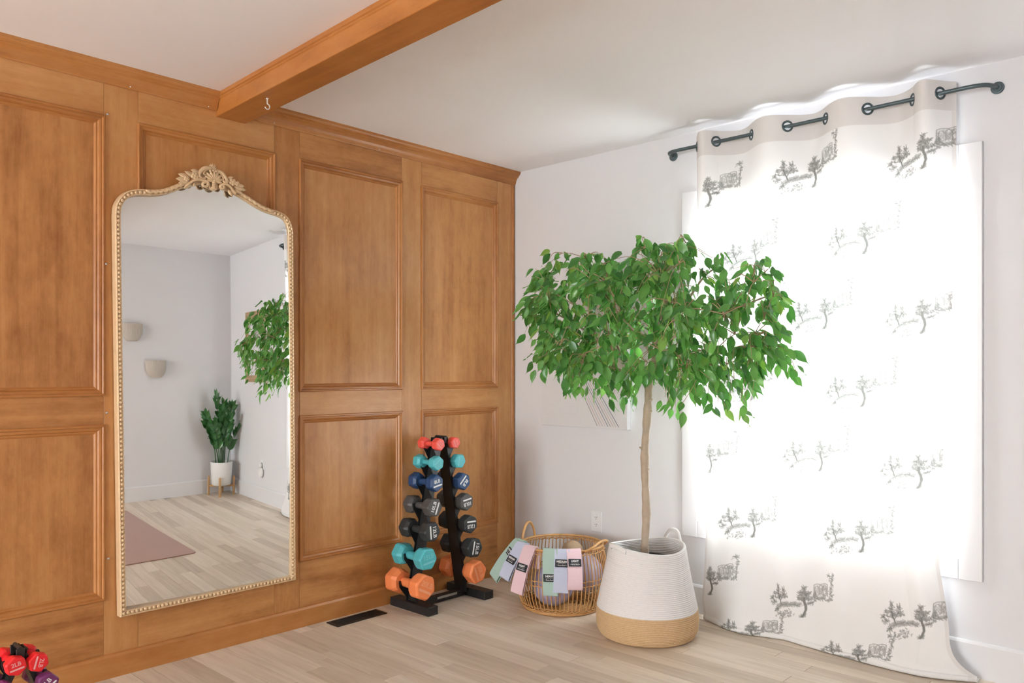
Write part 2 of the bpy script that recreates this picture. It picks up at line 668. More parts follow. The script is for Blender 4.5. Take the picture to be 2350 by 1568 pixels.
mb = MB()
ys = [YB] + [v for q in LW for v in q[:2]] + [0.0]
for i in range(0, len(ys), 2):
    mb.box(XL - 0.14, XL, ys[i], ys[i + 1], -0.06, H)
for a, b, c, d in LW:
    mb.box(XL - 0.14, XL, a, b, -0.06, c)
    mb.box(XL - 0.14, XL, a, b, d, H)
wl = mb.build('wall_left', M_PAINT)
tag(wl, 'white painted wall at the far left end of the room', 'wall', kind='structure')


# ---- windows
def window(name, label, axis, at, sgn, a0, a1, z0, z1, casing=0.085):
    """opening in a wall whose room face is axis = at; sgn = +1 when outdoors lies at larger values of that axis"""
    mid = (a0 + a1) / 2
    root = thing(name, label, 'window', (at, mid, z0) if axis == 'x' else (mid, at, z0), kind='structure')

    def put(m, d0, d1, a, b, c, d):
        d0, d1 = sorted((at + sgn * d0, at + sgn * d1))
        return m.box(d0, d1, a, b, c, d) if axis == 'x' else m.box(a, b, d0, d1, c, d)

    def bx(nm, d0, d1, a, b, c, d, m=M_TRIM, bev=0.002, par=None):
        return put(MB(), d0, d1, a, b, c, d).build(nm, m, par or root, bevel=bev)
    e = 0.0005
    bx('casing', -0.016, -e, a0 - casing, a0, z0 - casing, z1 + casing)
    bx('casing', -0.016, -e, a1, a1 + casing, z0 - casing, z1 + casing)
    bx('casing', -0.0155, -e, a0 + e, a1 - e, z1, z1 + casing)
    bx('casing', -0.0155, -e, a0 + e, a1 - e, z0 - casing, z0)
    bx('jamb', 0.0, 0.12, a0 + e, a0 + 0.014, z0, z1)
    bx('jamb', 0.0, 0.12, a1 - 0.014, a1 - e, z0, z1)
    bx('jamb', 0.0, 0.12, a0 + 0.0145, a1 - 0.0145, z1 - 0.014, z1 - e)
    bx('sill', 0.0, 0.12, a0 + 0.0145, a1 - 0.0145, z0 + e, z0 + 0.016)
    zm = (z0 + z1) / 2
    for lo, hi, xo in ((z0 + 0.017, zm + 0.02, 0.07), (zm - 0.02, z1 - 0.015, 0.098)):
        f = MB()
        a, b = a0 + 0.015, a1 - 0.015
        w = 0.038
        put(f, xo, xo + 0.026, a, a + w, lo, hi)
        put(f, xo, xo + 0.026, b - w, b, lo, hi)
        put(f, xo, xo + 0.026, a + w, b - w, lo, lo + w)
        put(f, xo, xo + 0.026, a + w, b - w, hi - w, hi)
        sash = f.build('sash', M_TRIM, root)
        bx('pane', xo + 0.011, xo + 0.015, a + w - 0.004, b - w + 0.004, lo + w - 0.004, hi - w + 0.004, M_GLASS, 0, sash)
    return root


window('window_1', 'white sash window behind the printed curtain', 'x', 0.0, 1, WY0, WY1, WZ0, WZ1)
window('fill_window_2', 'white sash window added out of view for fill daylight, nearer the corner in the far left wall', 'x', XL, -1, *LW[0])
window('fill_window_3', 'white sash window added out of view for fill daylight, nearer the panelling in the far left wall', 'x', XL, -1, *LW[1])


# ---- white baseboards
def white_base(name, label, boxes):
    mb = MB()
    for kind, a, b in boxes:
        prof = [(0.0, 0.0), (0.014, 0.0), (0.014, 0.132), (0.010, 0.140), (0.006, 0.143), (0.0, 0.143)]
        if kind == 'r':
            mb.prism_y([(-p, z) for p, z in prof], a, b)
        elif kind == 'b':
            mb.prism_x([(YB + p, z) for p, z in prof], a, b)
        else:
            mb.prism_y([(XL + p, z) for p, z in prof], a, b)
    o = mb.build(name, M_TRIM)
    return tag(o, label, 'baseboard', kind='structure')


white_base('baseboard_right', 'white baseboard under the window', [('r', YB + 0.015, -0.016)])
white_base('baseboard_back', 'white baseboard along the wall seen in the mirror', [('b', XL + 0.015, -0.001)])
white_base('baseboard_left', 'white baseboard along the far left wall', [('l', YB + 0.015, LW[0][0] - 0.086), ('l', LW[0][1] + 0.086, LW[1][0] - 0.086), ('l', LW[1][1] + 0.086, -0.03)])

# ---- panelled wall (y = 0)
ZC, ZPT, ZUB, ZLT, ZLB, ZBB = 2.366, 2.234, 1.128, 1.006, 0.3156, 0.094
wf = MB().box(XL, 0.0, 0.016, 0.14, -0.06, H).build('wall_front', M_WV)
tag(wf, 'amber wood panelled wall with recessed panels', 'wall', kind='structure')
cols = [c for c in [(-0.746, -0.153), (-1.506, -0.884), (-2.259, -1.641), (-3.020, -2.393), (-3.780, -3.155), (-4.540, -3.915), (-5.300, -4.675), (-6.060, -5.435), (-6.820, -6.195), (-7.580, -6.955), (-8.320, -7.715)] if c[0] > XL + 0.05]
stiles = [(-0.153, -0.029)]
for i in range(len(cols) - 1):
    stiles.append((cols[i + 1][1], cols[i][0]))
stiles.append((XL, cols[-1][0]))
G = 0.0006
for a, b in stiles:
    MB().box(a + G, b - G, 0.0, 0.016, ZBB - 0.04, ZC + 0.02).build('stile', M_WV, wf, bevel=0.0007)
PROF = [(-0.004, 0.0), (-0.004, 0.0055), (-0.001, 0.0085), (0.004, 0.0085), (0.0065, 0.006), (0.0075, 0.003),
        (0.012, 0.0032), (0.018, 0.001), (0.0215, -0.004), (0.0225, -0.0055), (0.026, -0.0045), (0.029, -0.006),
        (0.031, -0.009), (0.034, -0.0115), (0.034, -0.0125), (-0.001, -0.0125), (-0.001, 0.0)]


def moulding(x0, x1, z0, z1):
    for side in range(4):
        rings = []
        for end in (0, 1):
            ring = []
            for d, h in PROF:
                if side == 0:
                    p = ((x0 + d) if end == 0 else (x1 - d), -h, z0 + d)
                elif side == 1:
                    p = (x1 - d, -h, (z0 + d) if end == 0 else (z1 - d))
                elif side == 2:
                    p = ((x1 - d) if end == 0 else (x0 + d), -h, z1 - d)
                else:
                    p = (x0 + d, -h, (z1 - d) if end == 0 else (z0 + d))
                ring.append(p)
            rings.append(ring)
        MB().loft(rings).build('moulding', M_WT if side in (0, 2) else M_WTV, wf)


for a, b in cols:
    for z0, z1 in ((ZPT, ZC + 0.02), (ZLT, ZUB), (0.05, ZLB)):
        # rails meet the stiles with a hairline joint
        MB().box(a + G * 0.2, b - G * 0.2, 0.0, 0.016, z0, z1).build('rail', M_WH, wf, bevel=0.0007)
    for z0, z1 in ((ZLB, ZLT), (ZUB, ZPT)):
        MB().box(a + 0.001, b - 0.001, 0.0115, 0.0155, z0 + 0.001, z1 - 0.001).build('panel', M_WV, wf)
        moulding(a, b, z0, z1)
MB().lathe([(0.0145, 0.06), (0.0145, 2.40)], (-0.0145, 0.006, 0), 12).build('corner_bead', M_WTV, wf, smooth=True)

bb = MB().prism_x([(0.016, 0.0), (-0.014, 0.0), (-0.014, 0.082), (-0.010, 0.092), (-0.004, ZBB), (0.016, ZBB)], XL, -0.0005)
tag(bb.build('baseboard_front', M_WT), 'amber wood baseboard along the panelled wall', 'baseboard', kind='structure')

CROWN = [(-0.016, ZC), (0.006, ZC), (0.008, ZC + 0.004), (0.012, ZC + 0.009), (0.0135, ZC + 0.018), (0.018, ZC + 0.029),
         (0.026, ZC + 0.039), (0.035, ZC + 0.045), (0.0365, ZC + 0.047), (0.0365, ZC + 0.050), (0.041, ZC + 0.052),
         (0.046, ZC + 0.056), (0.049, ZC + 0.062), (0.051, ZC + 0.064), (0.051, H), (-0.016, H)]


def crown(name, label, xa, xb):
    o = MB().prism_x([(-p, z) for p, z in CROWN], xa, xb).build(name, M_WT)
    return tag(o, label, 'crown moulding', kind='structure')


crown('trim_1', 'amber crown moulding left of the ceiling beam', XL, -1.9245)
crown('trim_2', 'amber crown moulding between the ceiling beam and the corner', -1.7875, -0.0005)


# ---- ceiling beam, slightly out of square with the panelled wall
def beam():
    root = thing('ceiling_beam', 'amber wood ceiling beam running out from the panelled wall', 'beam', (-1.856, 0.0, 2.341), kind='structure')
    k = 0.044
    # profile of the beam in (x, z): fillets on both faces
    prof = [(-0.068, 2.341), (0.068, 2.341), (0.070, 2.343), (0.070, 2.352), (0.067, 2.354), (0.067, 2.372), (0.0655, 2.373), (0.0655, 2.412),
            (0.069, 2.415), (0.069, 2.421), (0.074, 2.424), (0.074, H), (-0.074, H), (-0.074, 2.424), (-0.069, 2.421),
            (-0.069, 2.415), (-0.0655, 2.412), (-0.0655, 2.373), (-0.067, 2.372), (-0.067, 2.354), (-0.070, 2.352), (-0.070, 2.343)]
    y1 = YB
    rings = [[(-1.856 + x, 0.0, z) for x, z in prof], [(-1.856 + x + k * y1, y1, z) for x, z in prof]]
    MB().loft(rings).build('timber', M_BEAM, root)


beam()

# ================================================================== THINGS
# ---- white cup hook in the beam
hk = thing('cup_hook', 'small white cup hook screwed into the underside of the beam', 'hook', (-1.924 + 0.03, -0.378, 2.341))
pts = [(0, 0, 0.0), (0, 0, -0.022)] + [(0.011 * math.sin(a) , 0, -0.033 + 0.011 * math.cos(a)) for a in np.linspace(0.0, 4.4, 12)]
MB().tube([(-1.894 + x, -0.378 + y, 2.341 + z) for x, y, z in pts], 0.0022, 8).build('hook_wire', M_PLASTIC, hk, smooth=True)
MB().lathe([(0.0, -0.003), (0.0055, -0.003), (0.0055, 0.0), (0.0, 0.0)], (-1.894, -0.378, 2.341), 12).build('collar', M_PLASTIC, hk)

# ---- pins in the stile edge
for (x, z, where) in ((-2.383, 2.242, 'beside the top corner of the leftmost tall panel'), (-2.388, 1.647, 'beside the middle of the leftmost tall panel'),
                      (-2.386, 1.057, 'level with the middle rail left of the mirror'), (-2.380, 0.478, 'low on the stile left of the mirror')):
    t = thing('wall_pin', 'small steel pin ' + where, 'pin', (x, 0, z), 'steel pins left of the mirror')
    MB().lathe([(0.0, 0.0), (0.0012, 0.0), (0.0012, -0.010), (0.0036, -0.0105), (0.0048, -0.013), (0.0036, -0.0165), (0.0, -0.017)], (x, 0, z), 12, 'y').build('pin_head', M_STEEL, t, smooth=True)
for x in (-2.295, -1.965, -1.647, -1.042):
    near = {-2.295: 'above the first stile left of the beam', -1.965: 'just left of the beam', -1.647: 'right of the beam above the mirror', -1.042: 'above the panel left of the dumbbells'}[x]
    t = tag(MB().ball((x, -0.0115, ZC + 0.008), 0.003, 0.002, 0.003, 8, 4).build('nail_plug', M_PLASTIC, smooth=True), 'white nail dot on the crown moulding ' + near, 'nail', 'white nail dots on the crown moulding')


# ---- floor vent
def vent():
    root = thing('floor_vent', 'dark bronze floor register set in the planks by the panelled wall', 'vent', (-1.2375, -0.0905, 0))
    x0, x1, y0, y1 = -1.386, -1.089, -0.138, -0.043
    f = MB()
    w = 0.016
    for a, b, c, d in ((x0, x1, y0, y0 + w), (x0, x1, y1 - w, y1), (x0, x0 + w, y0 + w, y1 - w), (x1 - w, x1, y0 + w, y1 - w)):
        f.box(a, b, c, d, 0.0006, 0.005)
    f.build('frame', M_VENT, root, bevel=0.0015)
    MB().box(x0 + w, x1 - w, y0 + w, y1 - w, 0.0006, 0.0011).build('well', M_BLACK, root)
    n = 4
    for i in range(n):
        y = y0 + w + (i + 0.5) * (y1 - y0 - 2 * w) / n
        MB().box(x0 + w, x1 - w, y - 0.0025, y + 0.0025, 0.0012, 0.0035).build('louvre', M_BLACK, root)


vent()


# ---- tall gilded mirror
def mirror():
    root = thing('wall_mirror', 'tall arched mirror in a beaded gold frame with carved shell crest', 'mirror', (-1.955, -0.006, 0.24))
    CX = -1.962
    top = [(-2.366, 1.838), (-2.362, 1.880), (-2.346, 1.915), (-2.322, 1.940), (-2.292, 1.954), (-2.255, 1.962), (-2.212, 1.967),
           (-2.175, 1.977), (-2.135, 1.996), (-2.095, 2.018), (-2.050, 2.036), (-2.000, 2.046), (CX, 2.048),
           (-1.924, 2.046), (-1.880, 2.038), (-1.832, 2.022), (-1.786, 2.003), (-1.739, 1.982), (-1.692, 1.969), (-1.645, 1.962), (-1.612, 1.952),
           (-1.590, 1.936), (-1.575, 1.908), (-1.567, 1.870), (-1.566, 1.835)]
    tp = [(p.x, p.z) for p in smooth_path([(x, 0, z) for x, z in top], 4)]
    path = [(-2.345, 0.242)] + [(-2.345 - 0.0105 * i, 0.242 + 0.798 * i) for i in (0.5, 1.0, 1.5)] + tp + \
           [(-1.553 - 0.0065 * i, 0.241 + 0.797 * i) for i in (1.5, 1.0, 0.5)] + [(-1.553, 0.241)]
    n = len(path)
    P = [Vector((x, z)) for x, z in path]
    nor = []
    for i in range(n):
        e0 = (P[i] - P[i - 1]).normalized()
        e1 = (P[(i + 1) % n] - P[i]).normalized()
        n0, n1 = Vector((e0.y, -e0.x)), Vector((e1.y, -e1.x))     # right of travel = inwards
        m = (n0 + n1).normalized()
        nor.append(m / max(0.35, m.dot(n1)))
    prof = [(0.0, 0.006), (0.0, 0.040), (0.002, 0.044), (0.005, 0.045), (0.007, 0.042), (0.0085, 0.039), (0.0175, 0.039), (0.019, 0.0415),
            (0.022, 0.0415), (0.0235, 0.038), (0.0245, 0.030), (0.0245, 0.006)]
    rings = []
    for i in range(n):
        rings.append([(P[i].x + nor[i].x * d, -h, P[i].y + nor[i].y * d) for d, h in prof])
    MB().loft(rings, closed_path=True).build('frame', M_GOLD, root)
    # bead row
    mid = [P[i] + nor[i] * 0.013 for i in range(n)]
    beads = MB()
    step, acc = 0.0172, 0.0
    proto = MB().ball((0, 0, 0), 0.0078, 0.0075, 0.0078, 8, 5)
    for i in range(n):
        a, b = mid[i], mid[(i + 1) % n]
        L = (b - a).length
        while acc < L:
            q = a + (b - a) * (acc / L)
            if not (q.y > 1.93 and -2.235 < q.x < -1.675):
                beads.add([(x + q.x, y - 0.0395, z + q.y) for x, y, z in proto.v], proto.f)
            acc += step
        acc -= L
    o = beads.build('bead_row', M_GOLD, root, smooth=True)
    o['kind'] = 'stuff'
    # glass: a very slightly bowed sheet
    inner = [P[i] + nor[i] * 0.022 for i in range(n)]
    it = [q for q in inner if q.y > 1.80]
    xs_t = np.array([q.x for q in it]); zs_t = np.array([q.y for q in it])
    od = np.argsort(xs_t)
    xs_t, zs_t = xs_t[od], zs_t[od]
    nx, nz = 60, 60
    rows = []
    for i in range(nz + 1):
        row = []
        for j in range(nx + 1):
            u = j / nx
            xb = -2.345 + 0.021 + u * (0.792 - 0.042)
            xt = -2.366 + 0.021 + u * (0.800 - 0.042)
            zt = float(np.interp(xt, xs_t, zs_t))
            t = i / nz
            z = 0.242 + 0.021 + t * (zt - 0.263)
            x = xb + (xt - xb) * (z - 0.26) / 1.6
            dx, dz = x + 1.955, z - 1.05
            y = -0.036 - 0.0265 * dx + 0.5 * 0.1037 * dx * dx - 0.0024 * dz + 0.5 * 0.0249 * dz * dz
            row.append((x, y, z))
        rows.append(row)
    g = MB().loft(rows, closed_ring=False, caps=False)
    o = g.build('glass', M_MIRROR, root, smooth=True)
    # keep the reflecting side towards the room
    # carved crest: sketch units -> metres on the plane of the frame
    def Z(zx, zy, y=-0.046):
        dx = (zx - 1015) * 0.000217
        dz = -((zy - 490) - 0.18 * (zx - 1015)) * 0.000185
        return (-1.958 + dx, y, 2.048 + dz)

    def leaf(p0, p1, w, y=-0.044, curl=0.006, ridge=0.006):
        a, b = Vector(Z(*p0, y)), Vector(Z(*p1, y))
        d = b - a
        L = d.length
        d.normalize()
        s = Vector((d.z, 0, -d.x))
        W = w * 0.00027
        mb = MB()
        prof_w = [0.25, 0.75, 1.0, 0.92, 0.62, 0.05]
        rings = []
        for i, pw in enumerate(prof_w):
            t = i / 5
            c = a + d * (L * t)
            yy = -curl * math.sin(PI * t * 0.8)
            hw = W * pw * 0.55
            rings.append([tuple(c + s * hw * q + Vector((0, yy + (ridge * -r), 0))) for q, r in
                          ((-1, 0), (-0.5, 0.75), (-0.12, 0.55), (0, 1.0), (0.12, 0.55), (0.5, 0.75), (1, 0), (0, -0.8))])
        mb.loft(rings)
        return mb.build('carved_leaf', M_GOLD, root, smooth=True)

    def scroll(pts, r0, r1, y=-0.048, name='scroll'):
        pp = smooth_path([Z(a, b, y) for a, b in pts], 6)
        k = len(pp)
        rs = [(r0 + (r1 - r0) * i / (k - 1)) * 0.00029 * (0.55 + 0.45 * math.sin(PI * min(1, (i + 1) / (k * 0.35)) / 2)) for i in range(k)]
        return MB().tube(pp, rs, 8).build(name, M_GOLD, root, smooth=True)

    def spiral(c, r, a0, turns, sgn, n=12):
        return [(c[0] + r * (1 - 0.7 * i / n) * math.cos(a0 + sgn * turns * 2 * PI * i / n), c[1] + r * (1 - 0.7 * i / n) * math.sin(a0 + sgn * turns * 2 * PI * i / n)) for i in range(n + 1)]

    # backing of the crest
    back = [(560, 600), (600, 420), (700, 280), (800, 215), (900, 190), (985, 200), (1080, 245), (1180, 310), (1270, 430), (1330, 540), (1440, 640), (1380, 700),
            (1250, 600), (1150, 690), (990, 720), (860, 660), (780, 560), (680, 520)]
    MB().prism_y([(Z(*q)[0], Z(*q)[2]) for q in back][::-1], -0.040, -0.030).build('crest_back', M_GOLD, root)
    # shell
    base = Vector(Z(1010, 500, -0.05))
    for i in range(9):
        a = math.radians(-8 + i * 24.5)
        L = 0.040 if i not in (0, 8) else 0.034
        rot = Matrix.Rotation(-(a - PI / 2), 3, 'Y')
        c = base + Vector((math.cos(a), 0, math.sin(a))) * L * 0.55
        MB().ball(tuple(c), 0.0078, 0.007, L * 0.55, 8, 6, rot).build('shell_rib', M_GOLD, root, smooth=True)
    MB().ball(tuple(base + Vector((0, -0.003, -0.001))), 0.006, 0.006, 0.006).build('boss', M_GOLD, root, smooth=True)
    # palmette above the shell
    pb = Vector(Z(990, 262, -0.048))
    for i in range(9):
        a = math.radians(25 + i * 17)
        L = 0.016 + 0.009 * math.sin(PI * i / 8)
        c = pb + Vector((math.cos(a), 0, math.sin(a))) * L * 0.6
        MB().ball(tuple(c), 0.0029, 0.0045, L * 0.62, 6, 5, Matrix.Rotation(-(a - PI / 2), 3, 'Y')).build('palmette_frond', M_GOLD, root, smooth=True)
    for q in ((925, 275), (985, 268), (1045, 282)):
        MB().ball(Z(*q, -0.052), 0.0058, 0.0055, 0.0055, 8, 6).build('boss', M_GOLD, root, smooth=True)
    # C-scrolls around the shell
    scroll([(945, 215), (890, 198), (815, 215), (745, 275), (705, 350), (715, 420), (770, 455), (830, 440)], 34, 22)
    scroll([(960, 240), (900, 235), (840, 262), (800, 320), (815, 365), (860, 370)], 16, 12)
    scroll([(1050, 262), (1120, 272), (1190, 325), (1245, 410), (1280, 490), (1260, 535), (1200, 535)], 24, 36)
    scroll([(1100, 300), (1160, 350), (1195, 420), (1205, 480), (1190, 530)], 14, 14)
    # lower volutes
    scroll([(440, 640), (520, 560), (600, 505), (690, 482), (780, 500)] + spiral((812, 585), 72, -1.1, 1.1, 1), 26, 22, -0.052)
    scroll([(1470, 800), (1400, 710), (1330, 620), (1260, 580), (1200, 585)] + spiral((1180, 650), 52, -1.9, 1.05, -1), 26, 18, -0.052)
    # pendant below the shell
    for k, (zx, zy, w, h) in enumerate(((1005, 545, 40, 26), (1000, 590, 38, 26), (995, 632, 36, 26), (990, 672, 48, 34))):
        MB().ball(Z(zx, zy, -0.052), w * 0.00026, 0.008, h * 0.00024, 10, 6).build('pendant_bead', M_GOLD, root, smooth=True)
    scroll([(930, 560), (915, 620), (935, 680), (985, 712), (1040, 700), (1065, 640), (1060, 580)], 16, 16, -0.048)
    # acanthus leaves and flowers
    for p0, p1, w in (((720, 320), (540, 262), 75), ((700, 350), (560, 320), 55), ((640, 430), (420, 300), 85), ((520, 450), (290, 360), 85),
                      ((500, 490), (245, 470), 85), ((520, 520), (300, 560), 70), ((560, 540), (400, 690), 80), ((440, 560), (300, 640), 60), ((620, 540), (590, 640), 55),
                      ((1290, 440), (1420, 405), 45), ((1300, 470), (1400, 460), 40), ((1440, 620), (1690, 720), 90), ((1470, 600), (1655, 615), 70), ((1380, 690), (1480, 840), 85),
                      ((1320, 700), (1400, 865), 70), ((1470, 690), (1620, 810), 70), ((1350, 560), (1300, 460), 45)):
        leaf(p0, p1, w)
    for c, r in (((610, 400), 46), ((1400, 530), 46), ((1490, 560), 34), ((450, 470), 34)):
        for k in range(5):
            a = 2 * PI * k / 5 + 0.3
            MB().ball(Z(c[0] + r * math.cos(a), c[1] + r * math.sin(a), -0.052), r * 0.00019, 0.005, r * 0.00019, 7, 5).build('petal', M_GOLD, root, smooth=True)
        MB().ball(Z(c[0], c[1], -0.056), r * 0.0001, 0.005, r * 0.0001, 7, 5).build('boss', M_GOLD, root, smooth=True)
    # leaf garlands along the top rail
    idx = [i for i in range(n) if P[i].y > 1.93 and (-2.235 < P[i].x < -2.07 or -1.85 < P[i].x < -1.672)]
    for q, i in enumerate(idx):
        c = P[i] + nor[i] * 0.010
        d = (P[(i + 1) % n] - P[i - 1]).normalized()
        if c.x > CX:
            d = -d
        ang = math.atan2(d.y, d.x) + (0.35 if q % 2 else -0.35)
        MB().ball((c.x, -0.043, c.y), 0.017, 0.009, 0.0072, 8, 5, Matrix.Rotation(-ang, 3, 'Y')).build('garland_leaf', M_GOLD, root, smooth=True)


mirror()


# ---- dumbbells and racks
def hexring(r, y, cut=0.16):
    out = []
    for k in range(6):
        a0 = PI / 6 + k * PI / 3
        p = Vector((r * math.cos(a0), r * math.sin(a0)))
        pn = Vector((r * math.cos(a0 + PI / 3), r * math.sin(a0 + PI / 3)))
        out.append((p.x + (pn.x - p.x) * cut, y, p.y + (pn.y - p.y) * cut))
        out.append((p.x + (pn.x - p.x) * (1 - cut), y, p.y + (pn.y - p.y) * (1 - cut)))
    return out


def dumbbell(label, x, y, z, r, ln, colour, txt, roll, trot, group):
    m = DB[colour]
    root = thing('dumbbell', label, 'dumbbell', (x, y, z), group)
    root.rotation_euler = (0, roll, 0)
    r = r * 1.10
    hl = min(ln * 0.32, r * 1.40)
    hd = MB()
    h = ln / 2
    c = r * 0.14
    rings = [hexring(r * 0.45, -(h - hl), 0.3), hexring(r * 0.80, -(h - hl) - 0.002, 0.22), hexring(r * 0.97, -(h - hl) - hl * 0.28, 0.12),
             hexring(r, -(h - hl) - hl * 0.34, 0.10), hexring(r, -h + c * 1.1, 0.10), hexring(r * 0.95, -h + c * 0.4, 0.12), hexring(r * 0.86, -h, 0.14)]
    hd.loft(rings)
    me = hd.mesh('head', m)
    place('head', me, root)
    place('head', me, root, rot=(0, 0, PI))
    rh = max(0.0135, r * 0.34)
    MB().lathe([(rh * 0.92, -(h - hl) - 0.002), (rh, -(h - hl) * 0.5), (rh * 1.04, 0), (rh, (h - hl) * 0.5), (rh * 0.92, (h - hl) + 0.002)], (0, 0, 0), 20, 'y').build('handle', m, root, smooth=True, world=False)
    ts = r * 0.56
    fr = Matrix.Rotation(trot, 4, 'Y') @ Matrix.Rotation(PI / 2, 4, 'X')
    ink = M_WHITEINK if colour not in ('coral', 'teal', 'orange', 'red') else INK2[colour]
    place('lettering', text_mesh(txt, ts, ink, ts * 0.012), root, (math.sin(trot) * r * 0.2, -h - 0.0004, math.cos(trot) * r * 0.2), fr)
    bar = MB()
    L, t = r * 0.56, r * 0.085
    bar.add([(a, b, 0.0) for a, b in [(L * c2 + t * math.cos(q), t * math.sin(q)) for c2, qs in ((1, np.linspace(-PI / 2, PI / 2, 6)), (-1, np.linspace(PI / 2, 3 * PI / 2, 6))) for q in qs]],
            [tuple(range(12))])
    bo = place('logo_bar', bar.mesh('logo_bar', ink), root, (-math.sin(trot) * r * 0.28, -h - 0.0006, -math.cos(trot) * r * 0.28), fr)
    return root


INK2 = {k: pm('pale_%s_ink' % k, c, 0.6, var=0.02) for k, c in (('coral', (0.88, 0.28, 0.25)), ('teal', (0.19, 0.58, 0.63)), ('orange', (0.95, 0.40, 0.22)), ('red', (0.85, 0.42, 0.42)))}

YD = -0.175
ROWS = [('coral', '3LB', 0.15), ('teal', '5LB', 0.17), ('navy', '8LB', 0.19), ('grey', '10LB', 0.205), ('charcoal', '12LB', 0.22), (None, '15LB', 0.235), ('orange', '20LB', 0.26)]
LPOS = [(-0.831, 0.842, 0.032), (-0.852, 0.747, 0.036), (-0.87, 0.647, 0.042), (-0.891, 0.525, 0.047), (-0.913, 0.405, 0.049), (-0.948, 0.273, 0.055), (-0.976, 0.138, 0.063)]
RPOS = [(-0.721, 0.844, 0.030), (-0.698, 0.746, 0.037), (-0.679, 0.637, 0.044), (-0.664, 0.527, 0.044), (-0.643, 0.407, 0.046), (-0.618, 0.277, 0.051), (-0.607, 0.147, 0.058)]
ROTL = [0.9, 2.4, -0.22, -0.75, 1.95, 0.3, 0.55]
ROTR = [1.5, 2.1, 2.5, 3.0, 3.25, 2.2, 0.9]
ORD = ['top', 'second', 'third', 'fourth', 'fifth', 'sixth', 'bottom']
NAMES = {'coral': 'coral pink', 'teal': 'turquoise', 'navy': 'navy blue', 'grey': 'mid grey', 'charcoal': 'charcoal', 'orange': 'bright orange'}
for i, (c, t, ln) in enumerate(ROWS):
    for side, pos, rot in (('left', LPOS, ROTL), ('right', RPOS, ROTR)):
        col = c or ('teal' if side == 'left' else 'charcoal')
        x, z, r = pos[i]
        dumbbell('%s %s dumbbell, %s on the %s arm of the tall rack' % (NAMES[col], t, ORD[i], side), x, YD, z, r, ln, col, t, random.uniform(-0.5, 0.5), 0.0 + rot[i], 'dumbbells on the tall rack')


def rack(name, label, loc, cols2, yf, yb, foot, top_z, web_off, cradle, barz=0.045):
    """cols2: for each side (sign, [(x, z, r)...]) dumbbell axes; uprights lean so they follow them"""
    root = thing(name, label, 'dumbbell rack', loc)
    tops = []
    for sgn, pos in cols2:
        X = np.array([p[0] for p in pos]) - sgn * web_off
        Zs = np.array([p[1] for p in pos])
        k, b = np.polyfit(Zs, X, 1)
        xw = lambda z: float(k * z + b)
        th = 0.004
        z0 = 0.03
        MB().add([(xw(z0), yf, z0), (xw(z0), yb, z0), (xw(top_z), yb, top_z), (xw(top_z), yf, top_z),
                  (xw(z0) + sgn * th, yf, z0), (xw(z0) + sgn * th, yb, z0), (xw(top_z) + sgn * th, yb, top_z), (xw(top_z) + sgn * th, yf, top_z)],
                 [(0, 1, 2, 3), (7, 6, 5, 4), (0, 4, 5, 1), (1, 5, 6, 2), (2, 6, 7, 3), (3, 7, 4, 0)]).build('upright', M_BLACK, root)
        for yy in (yf, yb):
            fl = 0.016
            MB().prism_y([(xw(z0), z0), (xw(z0) + sgn * fl, z0), (xw(top_z) + sgn * fl * 0.8, top_z), (xw(top_z), top_z)], yy - 0.002, yy + 0.002).build('flange', M_BLACK, root)
        for x, z, r in pos:
            rh = max(0.0135, r * 1.1 * 0.34) + 0.001
            d = min(cradle, max(0.05, z - 0.035))
            poly = [(xw(z - d), z - d), (x + sgn * (rh + 0.010), z - rh * 0.9), (x + sgn * (rh + 0.014), z + 0.004), (x + sgn * (rh + 0.012), z + 0.011), (x + sgn * (rh + 0.006), z + 0.013), (x + sgn * (rh + 0.001), z + 0.008)]
            for q in range(7):
                a = q / 6 * PI
                poly.append((x + sgn * rh * math.cos(a), z - rh * math.sin(a)))
            poly += [(x - sgn * (rh + 0.003), z + 0.008), (xw(z + 0.02), z + 0.02)]
            for yy in (yf, yb):
                MB().prism_y(poly, yy - 0.0018, yy + 0.0018).build('cradle', M_BLACK, root)
        tops.append((xw, k, b))
    fx0, fx1, fw, fh, fya, fyb = foot
    for xx in (fx0, fx1):
        MB().box(xx - fw / 2, xx + fw / 2, fya, fyb, 0.0, fh).build('foot', M_BLACK, root, bevel=0.002)
    ym = (yf + yb) / 2
    MB().box(min(fx0, fx1) + fw / 2, max(fx0, fx1) - fw / 2, ym - 0.016, ym + 0.016, 0.006, fh - 0.004).build('cross_bar', M_BLACK, root, bevel=0.002)
    xa, xb = sorted((tops[0][0](top_z), tops[1][0](top_z)))
    MB().box(xa - 0.012, xb + 0.012, yb - 0.002, yb + 0.004, top_z - 0.03, top_z + 0.004).build('top_bridge', M_BLACK, root, bevel=0.001)
    MB().box(xa - 0.012, xb + 0.012, yf - 0.004, yf + 0.002, top_z - 0.03, top_z + 0.004).build('top_bridge', M_BLACK, root, bevel=0.001)
    MB().tube([((xa + xb) / 2, yf - 0.003, top_z + 0.004), ((xa + xb) / 2, yb + 0.003, top_z + 0.004)], 0.006, 10).build('top_pin', M_BLACK, root)
    return root


